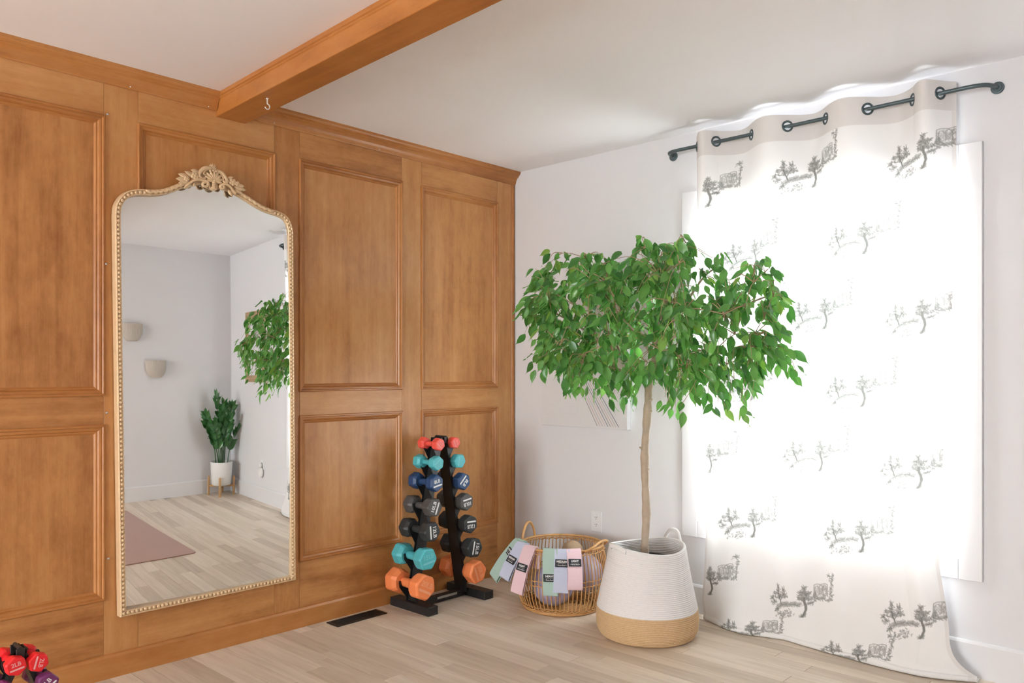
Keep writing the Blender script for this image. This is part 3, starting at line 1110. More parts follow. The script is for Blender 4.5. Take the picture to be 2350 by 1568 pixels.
rk = rack('dumbbell_rack', 'tall black steel rack holding seven rows of coloured dumbbells', (-0.776, -0.18, 0),
          [(-1, LPOS), (1, RPOS)], -0.212, -0.138, (-0.953, -0.557, 0.066, 0.044, -0.332, -0.030), 0.872, 0.040, 0.095)
st = MB().box(-0.80, -0.66, -0.1915, -0.1910, 0.022, 0.034).build('sticker', M_STICK, rk)
for x, z in ((-0.953, 0.022), (-0.557, 0.022)):
    for y in (-0.20, -0.145):
        s = MB().lathe([(0.0, 0.0), (0.006, 0.0), (0.006, 0.003), (0.0, 0.003)], (x, y, 0.044), 8)
        s.build('bolt', M_BLACK, rk)

# small set at the lower left
SL = [(-2.905, 0.381, 0.0265), (-2.937, 0.316, 0.0295), (-2.966, 0.246, 0.034)]
SR = [(-2.848, 0.377, 0.0265), (-2.826, 0.311, 0.0295), (-2.796, 0.242, 0.034)]
YS = -0.705
for i, (c, t, ln) in enumerate((('red', '2LB', 0.13), ('purple', '3LB', 0.145))):
    for side, pos, rot in (('left', SL, (0.05, 0.6)), ('right', SR, (2.0, -0.95))):
        x, z, r = pos[i]
        dumbbell('%s %s dumbbell on the %s of the low rack at lower left' % ({'red': 'bright red', 'purple': 'purple'}[c], t, side), x, YS, z, r, ln, c, t, random.uniform(-0.3, 0.3), rot[i], 'dumbbells on the low rack')
rack('dumbbell_rack', 'low black steel rack with red and purple dumbbells at the lower left', (-2.876, YS, 0), [(-1, SL[:2]), (1, SR[:2])], YS - 0.026, YS + 0.026,
     (-3.03, -2.73, 0.04, 0.03, YS - 0.09, YS + 0.09), 0.415, 0.024, 0.055)


# ---- wall outlets
def outlet(label, y, z):
    root = thing('wall_outlet', label, 'outlet', (0, y, z))
    MB().box(-0.006, -0.0003, y - 0.036, y + 0.036, z - 0.058, z + 0.058).build('plate', M_PLASTIC, root, bevel=0.002)
    for dz in (-0.02, 0.02):
        rec = MB()
        n = 16
        pr = [(y + 0.0165 * max(-0.86, min(0.86, math.cos(2 * PI * k / n))), z + dz + 0.0145 * math.sin(2 * PI * k / n)) for k in range(n)]
        rec.prism_x(pr, -0.0072, -0.0058)
        ro = rec.build('receptacle', M_PLASTIC, root)
        for dy, h in ((-0.006, 0.004), (0.006, 0.003)):
            MB().box(-0.0076, -0.0070, y + dy - 0.0011, y + dy + 0.0011, z + dz + 0.001 - 0.0 , z + dz + 0.001 + 2 * h).build('slot', M_SLOT, ro)
        MB().box(-0.0076, -0.0070, y - 0.0018, y + 0.0018, z + dz - 0.0075, z + dz - 0.0040).build('slot', M_SLOT, ro)
    return root


outlet('white duplex outlet on the wall above the rattan basket', -0.630, 0.379)


# ---- white canvas
def art():
    y0, y1, z0, z1 = -0.861, -0.251, 0.905, 1.820
    root = thing('canvas_art', 'white textured canvas with slanting stripes behind the fig tree', 'canvas', (0, (y0 + y1) / 2, z0))
    MB().box(-0.034, -0.0005, y0, y1, z0, z1).build('canvas', M_CANVAS, root, bevel=0.002)
    # raised white rectangles
    r = random.Random(5)
    for a, b, c, d in ((-0.40, -0.34, 1.05, 1.16), (-0.52, -0.42, 0.98, 1.03), (-0.33, -0.28, 1.30, 1.55), (-0.60, -0.50, 1.22, 1.30), (-0.45, -0.36, 1.62, 1.74)):
        MB().box(-0.036, -0.0335, a, b, c, d).build('raised_patch', M_CANVAS, root, bevel=0.001)
    cols3 = [pm('stripe_%d' % i, c, 0.6, var=0.05) for i, c in enumerate(((0.34, 0.29, 0.31), (0.60, 0.43, 0.43), (0.50, 0.45, 0.47), (0.66, 0.48, 0.46), (0.20, 0.20, 0.26)))]
    for k in range(9):
        t = k / 8
        # lower bundle
        a = (-0.520 - 0.115 * t, 1.16 - 0.0 * t)
        b = (-0.660 - 0.145 * t, 0.918)
        # upper bundle
        c = (-0.515 - 0.19 * t, 1.815)
        d = (-0.640 - 0.19 * t, 1.50)
        for (p, q) in ((a, b), (c, d)):
            w = 0.0021
            MB().prism_x([(p[0] - w, p[1]), (p[0] + w, p[1]), (q[0] + w, q[1]), (q[0] - w, q[1])], -0.0350, -0.0338).build('stripe', cols3[k % 5 if k != 8 else 4], root)


art()

# ---- curtain rod
ROD_X, ROD_Z = -0.088, 2.336


def rod():
    root = thing('curtain_rod', 'dark teal metal curtain rod curving back to the wall at both ends', 'curtain rod', (0, -1.86, ROD_Z))
    pts = [(-0.003, -1.128, ROD_Z), (-0.03, -1.130, ROD_Z), (-0.066, -1.143, ROD_Z), (-0.083, -1.165, ROD_Z), (ROD_X, -1.20, ROD_Z), (ROD_X, -1.3, ROD_Z), (ROD_X, -1.86, ROD_Z), (ROD_X, -2.42, ROD_Z), (ROD_X, -2.50, ROD_Z),
           (-0.083, -2.545, ROD_Z), (-0.066, -2.575, ROD_Z), (-0.03, -2.592, ROD_Z), (-0.003, -2.596, ROD_Z)]
    MB().tube(smooth_path(pts, 6), 0.0086, 14).build('rod', M_ROD, root, smooth=True)
    for y in (-1.128, -2.596):
        rings = []
        for r, x in ((0.0, -0.013), (0.015, -0.013), (0.017, -0.010), (0.017, -0.007), (0.022, -0.0065), (0.024, -0.004), (0.024, -0.0005), (0.0, -0.0005)):
            rings.append([(x, y + r * math.cos(2 * PI * k / 24), ROD_Z + r * math.sin(2 * PI * k / 24)) for k in range(24)])
        MB().loft(rings, caps=False).build('flange', M_ROD, root, smooth=False)


rod()


# ---- printed curtain
def motif_raster(seed, parts, px=0.0012):
    """ink density of one hand-drawn landscape: pine, hill, gnarled tree, ruin, birds (metres, origin lower left)"""
    r = np.random.default_rng(seed)
    W, Hh = 0.33, 0.21
    nx, ny = int(W / px), int(Hh / px)
    img = np.zeros((ny, nx))
    yy, xx = np.mgrid[0:ny, 0:nx]

    def dot(x, y, rad, d):
        cx, cy, rp = x / px, (Hh - y) / px, rad / px
        a, b, c, e = int(max(0, cx - rp - 2)), int(min(nx, cx + rp + 3)), int(max(0, cy - rp - 2)), int(min(ny, cy + rp + 3))
        if a >= b or c >= e:
            return
        q = np.hypot(xx[c:e, a:b] - cx, yy[c:e, a:b] - cy)
        img[c:e, a:b] = np.maximum(img[c:e, a:b], np.clip(rp + 0.6 - q, 0, 1) * d)

    def line(pts, rad=0.0013, d=0.8):
        rad, d = rad * 1.15, min(1.0, d * 1.15)
        for (x0, y0), (x1, y1) in zip(pts[:-1], pts[1:]):
            n = max(2, int(math.hypot(x1 - x0, y1 - y0) / (px * 0.8)))
            for t in np.linspace(0, 1, n):
                dot(x0 + (x1 - x0) * t, y0 + (y1 - y0) * t, rad, d)

    def scrib(cx, cy, rx, ry, n, ln=0.010, d=0.75, ang=None, rad=0.0011):
        for _ in range(int(n * 1.45)):
            a, q = r.uniform(0, 2 * PI), math.sqrt(r.uniform(0, 1))
            x, y = cx + rx * q * math.cos(a), cy + ry * q * math.sin(a)
            th = r.uniform(0, 2 * PI) if ang is None else ang + r.normal(0, 0.35)
            k = r.normal(0, 60)
            pts = [(x, y)]
            for _i in range(5):
                th += k * ln / 5
                x += math.cos(th) * ln / 5
                y += math.sin(th) * ln / 5
                pts.append((x, y))
            line(pts, rad, d * r.uniform(0.6, 1.0))

    if 'p' in parts:      # pine sprig
        line([(0.068, 0.070), (0.064, 0.085), (0.058, 0.10), (0.052, 0.12)], 0.0022, 0.85)
        line([(0.064, 0.085), (0.078, 0.11)], 0.0016, 0.8)
        line([(0.060, 0.095), (0.035, 0.10)], 0.0014, 0.8)
        for cx, cy, rx, ry, n in ((0.024, 0.102, 0.014, 0.008, 22), (0.030, 0.078, 0.014, 0.008, 20), (0.038, 0.120, 0.012, 0.009, 20), (0.052, 0.140, 0.007, 0.022, 30),
                                  (0.080, 0.130, 0.008, 0.018, 26), (0.088, 0.108, 0.012, 0.011, 26), (0.062, 0.108, 0.014, 0.012, 30)):
            scrib(cx, cy, rx, ry, n, 0.008, 0.85)
    if 'h' in parts:      # hill bank
        line([(0.042, 0.046), (0.05, 0.056), (0.075, 0.066), (0.10, 0.070), (0.13, 0.066), (0.155, 0.052)], 0.0013, 0.8)
        for k in range(10):
            t = k / 9
            scrib(0.052 + 0.095 * t, 0.056 + 0.008 * math.sin(PI * t), 0.014, 0.010, 13, 0.011, 0.7, ang=0.9)
        scrib(0.048, 0.046, 0.008, 0.006, 16, 0.008, 0.85)
        line([(0.066, 0.068), (0.080, 0.078), (0.10, 0.070)], 0.0012, 0.7)
        for k in range(34):
            x, y = r.normal(0.095, 0.020), r.normal(0.026, 0.010)
            scrib(x, y, 0.003, 0.003, 2, 0.006, 0.8)
    if 't' in parts:      # gnarled tree
        tr = [(0.168, 0.004), (0.174, 0.018), (0.180, 0.034), (0.178, 0.052), (0.172, 0.068), (0.170, 0.09)]
        for o in (-0.003, 0.0, 0.003):
            line([(x + o, y) for x, y in tr], 0.0018, 0.8)
        line([(0.176, 0.055), (0.190, 0.064), (0.205, 0.060)], 0.0015, 0.8)
        line([(0.172, 0.07), (0.158, 0.082)], 0.0013, 0.8)
        scrib(0.170, 0.008, 0.012, 0.007, 26, 0.007, 0.75)
        for cx, cy, rx, ry, n in ((0.170, 0.132, 0.008, 0.008, 18), (0.160, 0.112, 0.013, 0.013, 36), (0.182, 0.108, 0.014, 0.012, 36), (0.168, 0.090, 0.018, 0.010, 34), (0.190, 0.084, 0.012, 0.008, 20), (0.152, 0.092, 0.008, 0.006, 12), (0.198, 0.062, 0.012, 0.005, 16)):
            scrib(cx, cy, rx, ry, n, 0.009, 0.85)
    if 'r' in parts:      # ruined arcade
        line([(0.212, 0.085), (0.213, 0.142), (0.225, 0.146), (0.245, 0.143), (0.262, 0.146), (0.276, 0.142), (0.277, 0.088)], 0.0012, 0.7)
        for ax, ay in ((0.225, 0.125), (0.245, 0.128), (0.264, 0.125)):
            line([(ax + 0.008 * math.cos(a), ay + 0.012 * math.sin(a)) for a in np.linspace(0, PI, 9)] + [(ax - 0.008, ay - 0.03)], 0.0011, 0.7)
        scrib(0.232, 0.112, 0.018, 0.022, 40, 0.010, 0.45, ang=1.57)
        scrib(0.260, 0.112, 0.017, 0.026, 70, 0.009, 0.65)
        scrib(0.216, 0.092, 0.010, 0.020, 40, 0.009, 0.8)
        scrib(0.240, 0.082, 0.022, 0.006, 40, 0.010, 0.75, ang=-0.2)
        scrib(0.284, 0.074, 0.012, 0.007, 24, 0.008, 0.75)
        for k in range(5):
            scrib(0.294 + r.normal(0, 0.003), 0.090 + k * 0.016, 0.004, 0.004, 6, 0.010, 0.85)
        scrib(0.292, 0.172, 0.009, 0.006, 9, 0.016, 0.85)
    return img, px, W, Hh


def curtain():
    root = thing('curtain', 'sheer white curtain printed with grey landscape sketches', 'curtain', (-0.09, -1.88, 0.0))
    zt = 2.388
    nu, nv = 520, 1000
    # grommet positions along y, alternating wave
    gy = [-1.315, -1.428, -1.603, -1.785, -1.954, -2.136, -2.312, -2.415]
    # phase: fabric lies in front of the rod between grommets 0-1, 2-3, 4-5, 6-7
    ph_y = np.array([-1.25] + gy + [-2.48])
    ph = np.array([-0.5] + list(range(8)) + [7.6])
    u = np.linspace(0, 1, nu)
    vlen = zt + 0.165          # fabric continues past the floor line
    v = np.linspace(0, vlen, nv)
    edge_z = np.array([0.0, 0.09, 0.2, 0.44, 0.70, 1.05, 1.49, 2.0, 2.4])
    left = np.array([-1.350, -1.338, -1.352, -1.368, -1.372, -1.348, -1.328, -1.312, -1.300])
    right = np.array([-2.470, -2.452, -2.440, -2.404, -2.408, -2.424, -2.448, -2.462, -2.458])
    z_flat = zt - v
    zc = np.clip(z_flat, 0, None)
    yl = np.interp(zc, edge_z, left)
    yr = np.interp(zc, edge_z, right)
    U, V = np.meshgrid(u, v)
    Y = yl[:, None] + (yr - yl)[:, None] * U
    # top wave phase uses the position at the head of the curtain
    ytop = left[-1] + (right[-1] - left[-1]) * u
    phase = np.interp(-ytop, -ph_y, ph)
    wave = np.sin(PI * phase)        # zero at grommets; positive between 0-1 (front)
    dz = V
    amp = 0.046 * np.exp(-dz / 0.75) + 0.012
    soft = 0.010 * np.sin(2 * PI * (U * 2.6 + 0.15 * np.sin(V * 1.3))) + 0.006 * np.sin(2 * PI * (U * 5.3 + 0.3 + 0.2 * np.sin(V * 2.1)))
    soft = soft * np.clip(dz / 1.0, 0, 1)
    X = ROD_X - amp * wave[None, :] - soft
    # creases near the floor
    low = np.clip((0.55 - z_flat) / 0.55, 0, 1)[:, None]
    X = X - low ** 2 * (0.014 * np.sin(2 * PI * (U * 3.4 + 1.2 * V)) + 0.008 * np.sin(2 * PI * (U * 7.1 - 2.3 * V + 0.4)))
    # puddle: fabric swings out to the floor contour and folds back underneath
    cy_ = -np.array([1.33, 1.42, 1.50, 1.593, 1.70, 1.771, 1.87, 1.982, 2.08, 2.171, 2.26, 2.339, 2.42, 2.484])
    cx_ = np.array([-0.075, -0.115, -0.150, -0.170, -0.130, -0.108, -0.125, -0.142, -0.150, -0.160, -0.162, -0.158, -0.145, -0.120])
    contour = np.interp(-Y, -cy_, cx_)
    zbend = 0.19
    t = np.clip((zbend - z_flat) / zbend, 0, None)[:, None] * np.ones_like(U)
    sgm = np.clip(t, 0, 1)
    w = sgm * sgm * (3 - 2 * sgm)
    X = X * (1 - w) + (contour + 0.004) * w
    Zz = z_flat[:, None] * np.ones_like(U)
    past = np.clip(-z_flat, 0, None)[:, None] * np.ones_like(U)
    # below the floor line the cloth turns and runs back under itself
    rad = 0.016
    ang = np.clip(past / rad, 0, PI)
    Zbase = np.where(z_flat[:, None] > 0, np.maximum(Zz, 0.0) , 0.0)
    lift = 0.0026 + 0.010 * (0.5 + 0.5 * np.sin(2 * PI * (U * 4.3 + 0.1))) * (0.5 + 0.5 * np.sin(2 * PI * U * 1.7))
    Zfin = np.where(z_flat[:, None] > 0, Zbase * (1 - 0.0) + 2 * rad * np.clip(1 - Zbase / 0.12, 0, 1) ** 2 * 0.6 + lift * np.clip(1 - Zbase / 0.2, 0, 1), 0)
    zf0 = 2 * rad * 0.6 + lift
    Zund = zf0 * (0.5 + 0.5 * np.cos(ang)) + 0.0025
    Xund = contour + 0.004 - 0.010 * np.sin(ang) + np.clip(past - rad * PI, 0, None) * 0.55
    X = np.where(z_flat[:, None] > 0, X, Xund)
    Zfin = np.where(z_flat[:, None] > 0, Zfin + 0.0025 * np.clip(1 - Zbase / 0.2, 0, 1), Zund)
    # the right-hand corner slumps further along the wall
    slump = np.clip((U - 0.90) / 0.10, 0, 1) ** 1.5 * np.clip((0.16 - z_flat) / 0.16, 0, 1)[:, None] ** 2
    Y = Y - 0.070 * slump
    X = X + 0.055 * slump
    # nothing may pass through wall, casing or baseboard
    lim = np.where(Zfin < 0.15, -0.019, -0.0195)
    X = np.minimum(X, lim)
    # print
    ink = np.zeros_like(U)
    rasters = {'f': motif_raster(1, 'phtr'), 'tr': motif_raster(2, 'tr')}
    mot = [(-1.453, 2.119, 'tr'), (-1.87, 2.131, 'f'), (-2.347, 2.118, 'f'), (-2.107, 1.802, 'f'), (-1.599, 1.789, 'f'), (-1.930, 1.490, 'f'), (-2.339, 1.456, 'f'),
           (-1.45, 1.47, 'tr'), (-2.098, 1.152, 'f'), (-1.577, 1.166, 'f'), (-1.453, 0.828, 'tr'), (-1.91, 0.86, 'f'), (-2.323, 0.827, 'f'), (-1.588, 0.52, 'f'), (-2.089, 0.528, 'f'),
           (-1.453, 0.23, 'tr'), (-1.84, 0.2, 'f'), (-2.331, 0.216, 'f'), (-1.62, -0.01, 'f'), (-2.10, -0.005, 'f')]
    for cy0, cz0, kind in mot:
        img, px, W, Hh = rasters[kind]
        ox = 0.155 if kind == 'f' else 0.225
        du = -(Y - cy0) + ox                    # print runs left to right as the eye reads it
        dv = (z_flat[:, None] - cz0) + 0.088 - 0.26 * (du - ox)
        # the rows climb gently to the right
        m = (du > 0.002) & (du < W - 0.004) & (dv > 0.002) & (dv < Hh - 0.004)
        ii = ((Hh - dv[m]) / px); jj = (du[m] / px)
        i0, j0 = ii.astype(int), jj.astype(int)
        fi, fj = ii - i0, jj - j0
        i1, j1 = np.minimum(i0 + 1, img.shape[0] - 1), np.minimum(j0 + 1, img.shape[1] - 1)
        val = img[i0, j0] * (1 - fi) * (1 - fj) + img[i1, j0] * fi * (1 - fj) + img[i0, j1] * (1 - fi) * fj + img[i1, j1] * fi * fj
        ink[m] = np.maximum(ink[m], val)
    hem = ((V < 0.118) * 1.0)
    hem = np.maximum(hem, ((U < 0.012) | (U > 0.988)) * 0.7)
    co = np.stack([X, Y, Zfin], -1).reshape(-1, 3) - np.array(root.location)
    me = bpy.data.meshes.new('cloth')
    idx = np.arange(nu * nv).reshape(nv, nu)
    quads = np.stack([idx[:-1, :-1], idx[:-1, 1:], idx[1:, 1:], idx[1:, :-1]], -1).reshape(-1, 4)
    # leave openings inside the grommets
    gz = ROD_Z
    cx = co[:, 1] + root.location.y
    cz = co[:, 2] + root.location.z
    me.vertices.add(len(co))
    me.vertices.foreach_set('co', co.astype(np.float32).ravel())
    keep = np.ones(len(quads), bool)
    rx = []
    for k, g in enumerate(gy):
        j = int(np.argmin(np.abs(Y[73] - g)))
        row = int(np.argmin(np.abs(z_flat - gz)))
        c = np.array([X[row, j], Y[row, j], gz])
        d = np.linalg.norm(co[quads[:, 0]] + np.array(root.location) - c, axis=1)
        keep &= d > 0.0195
        tng = np.array([X[row, min(j + 4, nu - 1)] - X[row, max(j - 4, 0)], Y[row, min(j + 4, nu - 1)] - Y[row, max(j - 4, 0)], 0.0])
        rx.append((c, tng / np.linalg.norm(tng)))
    quads = quads[keep]
    me.loops.add(len(quads) * 4)
    me.loops.foreach_set('vertex_index', quads.astype(np.int32).ravel())
    me.polygons.add(len(quads))
    me.polygons.foreach_set('loop_start', np.arange(0, len(quads) * 4, 4, dtype=np.int32))
    me.polygons.foreach_set('use_smooth', np.ones(len(quads), bool))
    me.update(calc_edges=True)
    me.validate()
    for nm, arr in (('ink', ink), ('hem', hem)):
        a = me.attributes.new(nm, 'FLOAT', 'POINT')
        a.data.foreach_set('value', arr.astype(np.float32).ravel())
    me.materials.append(M_CURTAIN)
    o = bpy.data.objects.new('cloth', me)
    COL.objects.link(o)
    o.parent = root
    for c, tg in rx:
        tg = Vector(tg)
        n = Vector((tg.y, -tg.x, 0))
        up = Vector((0, 0, 1))
        rings = []
        for k in range(28):
            a = 2 * PI * k / 28
            rad_d = tg * math.cos(a) + up * math.sin(a)
            ring = []
            for b in range(8):
                q = 2 * PI * b / 8
                ring.append(tuple(Vector(c) + rad_d * (0.0220 + 0.0048 * math.cos(q)) + n * 0.0032 * math.sin(q)))
            rings.append(ring)
        MB().loft(rings, closed_path=True).build('grommet', M_ROD, root, smooth=True)


curtain()


# ---- rope planter basket
PC = Vector((-0.449, -1.264, 0.0))


def planter():
    root = thing('planter_basket', 'white and tan coiled rope basket holding the fig tree', 'basket', tuple(PC))
    shape = [(0.0, 0.200), (0.012, 0.218), (0.04, 0.232), (0.09, 0.236), (0.13, 0.232), (0.20, 0.217), (0.28, 0.200), (0.35, 0.186), (0.412, 0.175)]
    zs = np.array([a for a, _ in shape]); rs = np.array([b for _, b in shape])

    def wall_mesh(z0, z1, mat, name, inner):
        coil = 0.0082
        n = int(round((z1 - z0) / coil))
        prof = []
        for k in range(n):
            for q in range(5):
                t = (k + q / 5) * (z1 - z0) / n
                z = z0 + t
                bump = 0.0032 * abs(math.sin(PI * q / 5))
                prof.append((float(np.interp(z, zs, rs)) + bump, z))
        prof.append((float(np.interp(z1, zs, rs)), z1))
        if inner:
            prof.append((float(np.interp(z1, zs, rs)) - 0.008, z1 + 0.001))
            for k in range(n):
                for q in range(5):
                    t = (k + q / 5) * (z1 - z0) / n
                    z = z1 - t
                    bump = 0.0032 * abs(math.sin(PI * q / 5))
                    prof.append((float(np.interp(z, zs, rs)) - 0.008 - bump, z))
        mb = MB()
        seg = 96
        rings = []
        for r, z in prof:
            ring = []
            for j in range(seg):
                a = 2 * PI * j / seg
                soft = 1 + 0.012 * math.sin(3 * a + 6 * z) + 0.010 * math.sin(2 * a + 1.0)
                zz = z + (0.010 * math.sin(2 * a + 2.2) * max(0, (z - 0.2) / 0.2))
                if name == 'coiled_wall' and r > 0.1 and z > z1 - 0.001:
                    pass
                ring.append((PC.x + r * soft * math.cos(a), PC.y + r * soft * math.sin(a), zz))
            rings.append(ring)
        mb.loft(rings, caps=False)
        return mb.build(name, mat, root, smooth=True)
    wall_mesh(0.0, 0.131, M_ROPET, 'coiled_base', False)
    wall_mesh(0.131, 0.412, M_ROPEW, 'coiled_wall', True)
    MB().lathe([(0.0, 0.003), (0.205, 0.003), (0.205, 0.010), (0.0, 0.010)], tuple(PC), 48).build('bottom', M_ROPET, root)
    # loop handles, at the right-hand back and the left-hand front
    R = Vector((0.684, -0.730, 0))
    F = Vector((0.730, 0.684, 0))
    for (d, hgt, spread, flop) in (((R * 0.80 + F * 0.60).normalized(), 0.052, 0.052, 0.010), ((R * -0.86 - F * 0.5).normalized(), 0.020, 0.055, 0.020)):
        t = Vector((-d.y, d.x, 0))
        base = PC + d * 0.172 + Vector((0, 0, 0.412))
        pts = [base - t * spread + Vector((0, 0, -0.004)), base - t * spread * 0.80 + Vector((0, 0, hgt * 0.45)) + d * flop * 0.4, base - t * spread * 0.40 + Vector((0, 0, hgt * 0.95)) + d * flop,
               base + t * spread * 0.40 + Vector((0, 0, hgt * 0.95)) + d * flop, base + t * spread * 0.80 + Vector((0, 0, hgt * 0.45)) + d * flop * 0.4, base + t * spread + Vector((0, 0, -0.004))]
        pp = smooth_path(pts, 6)
        m = MB()
        m.tube(pp, 0.0062, 8)
        m.tube([p + Vector((0, 0, -0.009)) for p in pp], 0.0055, 8)
        m.build('handle', M_ROPEW, root, smooth=True)


planter()


# ---- leaves
def leaf_variants(mat, n, aspect, seed, vrange=(0.0, 0.85), yellow=0.06):
    r = random.Random(seed)
    out = []
    outline = [(0.0, 0.02), (0.10, 0.55), (0.26, 0.95), (0.42, 1.0), (0.60, 0.76), (0.74, 0.40), (0.84, 0.13), (1.0, 0.0)]
    for k in range(n):
        mb = MB()
        bend = r.uniform(0.05, 0.40) * r.choice([1, 1, -0.7])
        fold = r.uniform(0.12, 0.55)
        tw = r.uniform(-0.25, 0.25)
        wav = r.uniform(0.0, 0.12)
        rows = []
        for i, (t, w) in enumerate(outline):
            yb = bend * t * t
            hw = w * aspect * 0.5
            a = tw * t
            row = []
            for q in (-1, 0, 1):
                x = q * hw
                y = yb + abs(q) * hw * fold + wav * math.sin(7 * t + q * 1.3) * abs(q) * 0.5
                row.append((x * math.cos(a) - y * math.sin(a), x * math.sin(a) + y * math.cos(a), -t))
            rows.append(row)
        mb.loft(rows, closed_ring=False, caps=False)
        me = bpy.data.meshes.new('leaf')
        me.from_pydata(mb.v, [], mb.f)
        me.materials.append(mat)
        me.polygons.foreach_set('use_smooth', [True] * len(me.polygons))
        val = r.uniform(*vrange) if r.random() > yellow else r.uniform(0.86, 1.0)
        at = me.attributes.new('leafvar', 'FLOAT', 'POINT')
        at.data.foreach_set('value', [val] * len(mb.v))
        out.append((me, np.array(mb.v), mb.f, val))
    return out


def fig_tree():
    root = thing('fig_tree', 'weeping fig tree with a round leafy crown on a slim pale trunk', 'tree', tuple(PC + Vector((0, 0, 0.011))))
    A = Vector((0.305, -0.952, 0)); B = Vector((0.952, 0.305, 0))
    W = lambda a, b, z: PC + A * a + B * b + Vector((0, 0, z))
    MB().lathe([(0.0, 0.012), (0.13, 0.012), (0.145, 0.335), (0.150, 0.335), (0.150, 0.345), (0.138, 0.345), (0.136, 0.320), (0.0, 0.320)], tuple(PC), 32).build('nursery_pot', M_BLACK, root, smooth=False)
    mb = MB()
    rings = []
    r0 = random.Random(2)
    for q in range(7):
        rr = 0.137 * q / 6
        rings.append([(PC.x + rr * math.cos(2 * PI * j / 28), PC.y + rr * math.sin(2 * PI * j / 28), 0.326 + r0.uniform(-0.004, 0.004)) for j in range(28)])
    mb.loft(rings, caps=False)
    mb.build('soil', M_SOIL, root)
    tp = smooth_path([W(-0.012, 0, 0.30), W(-0.012, 0, 0.42), W(-0.006, 0.004, 0.56), W(-0.010, 0, 0.70), W(-0.012, 0, 0.84), W(-0.004, 0, 0.97), W(0.004, 0, 1.08), W(0.006, 0, 1.16), W(0.010, 0, 1.215)], 6)
    rs = [0.0185 + 0.0012 * math.sin(i * 1.7) + 0.0016 * math.sin(i * 0.63) for i in range(len(tp))]
    trunk = MB().tube(tp, rs, 14).build('trunk', M_BARK, root, smooth=True)
    for (a, z, s) in ((0.022, 1.085, 1), (0.020, 1.03, 1), (-0.03, 0.86, -1), (0.006, 0.76, 1)):
        p = W(a - 0.010 * s, -0.01, z)
        MB().tube([p, p + A * 0.012 * s + Vector((0, 0, 0.006)), p + A * 0.016 * s + Vector((0, 0, 0.008))], [0.007, 0.005, 0.003], 8).build('branch_stub', M_BARK, trunk, smooth=True)
    nodes = []     # (position, radius)

    def branch(pts, ra, rb):
        pp = smooth_path([W(*q) for q in pts], 7)
        k = len(pp)
        rr = [ra + (rb - ra) * i / (k - 1) for i in range(k)]
        MB().tube(pp, rr, 9).build('branch', M_BARK, root, smooth=True)
        for p, q in zip(pp[3:], rr[3:]):
            nodes.append((p, q))
    branch([(0.008, 0, 1.19), (-0.05, -0.01, 1.245), (-0.12, -0.02, 1.30), (-0.20, -0.04, 1.355), (-0.31, -0.06, 1.395), (-0.47, -0.05, 1.412)], 0.014, 0.004)
    branch([(-0.15, -0.03, 1.32), (-0.16, 0.0, 1.42), (-0.14, 0.02, 1.54), (-0.19, 0.03, 1.63), (-0.26, 0.03, 1.69)], 0.008, 0.003)
    branch([(0.004, 0, 1.15), (-0.05, -0.06, 1.20), (-0.13, -0.14, 1.24), (-0.24, -0.20, 1.25)], 0.008, 0.003)
    branch([(0.010, 0, 1.20), (0.035, 0.0, 1.29), (0.060, 0.0, 1.40), (0.075, 0.01, 1.50), (0.09, 0.01, 1.65), (0.06, 0.0, 1.75)], 0.013, 0.003)
    branch([(0.055, 0, 1.37), (0.12, 0.03, 1.46), (0.19, 0.05, 1.57), (0.26, 0.04, 1.66), (0.33, 0.03, 1.70)], 0.008, 0.003)
    branch([(0.02, 0, 1.24), (0.10, -0.03, 1.285), (0.22, -0.06, 1.30), (0.36, -0.07, 1.30), (0.50, -0.06, 1.30)], 0.010, 0.003)
    branch([(0.05, 0, 1.34), (0.16, 0.02, 1.40), (0.30, 0.04, 1.45), (0.44, 0.04, 1.52), (0.56, 0.02, 1.56)], 0.009, 0.003)
    branch([(0.03, 0, 1.28), (0.02, -0.10, 1.34), (0.0, -0.20, 1.40), (-0.04, -0.28, 1.46)], 0.008, 0.003)
    branch([(0.04, 0, 1.32), (0.08, -0.12, 1.42), (0.16, -0.24, 1.50)], 0.007, 0.003)
    branch([(0.03, 0, 1.28), (-0.04, 0.10, 1.36), (-0.10, 0.19, 1.45)], 0.007, 0.003)
    branch([(-0.12, -0.02, 1.30), (-0.20, 0.06, 1.40), (-0.33, 0.10, 1.50), (-0.44, 0.08, 1.58)], 0.007, 0.003)
    branch([(-0.20, -0.04, 1.355), (-0.30, -0.14, 1.44), (-0.40, -0.20, 1.50)], 0.006, 0.003)
    branch([(0.02, 0, 1.23), (0.10, 0.10, 1.27), (0.20, 0.16, 1.30)], 0.007, 0.003)
    branch([(0.02, 0, 1.22), (0.10, -0.14, 1.26), (0.22, -0.24, 1.27), (0.32, -0.28, 1.25)], 0.008, 0.003)
    poly = [(-0.65, 1.719), (-0.427, 1.771), (-0.337, 1.755), (-0.226, 1.759), (-0.139, 1.764), (-0.096, 1.823), (-0.022, 1.858), (0.071, 1.811), (0.231, 1.8), (0.309, 1.766), (0.424, 1.691), (0.508, 1.724), (0.59, 1.681),
            (0.608, 1.623), (0.697, 1.582), (0.626, 1.528), (0.653, 1.396), (0.671, 1.264), (0.662, 1.189), (0.572, 1.17), (0.535, 1.074), (0.424, 1.014), (0.329, 1.051), (0.231, 1.089), (0.122, 1.007), (0.091, 1.086),
            (0.009, 1.166), (-0.096, 1.083), (-0.182, 1.061), (-0.337, 1.101), (-0.45, 1.163), (-0.543, 1.206), (-0.578, 1.357), (-0.662, 1.424), (-0.638, 1.554)]
    px_, pz_ = np.array([q[0] for q in poly]), np.array([q[1] for q in poly])

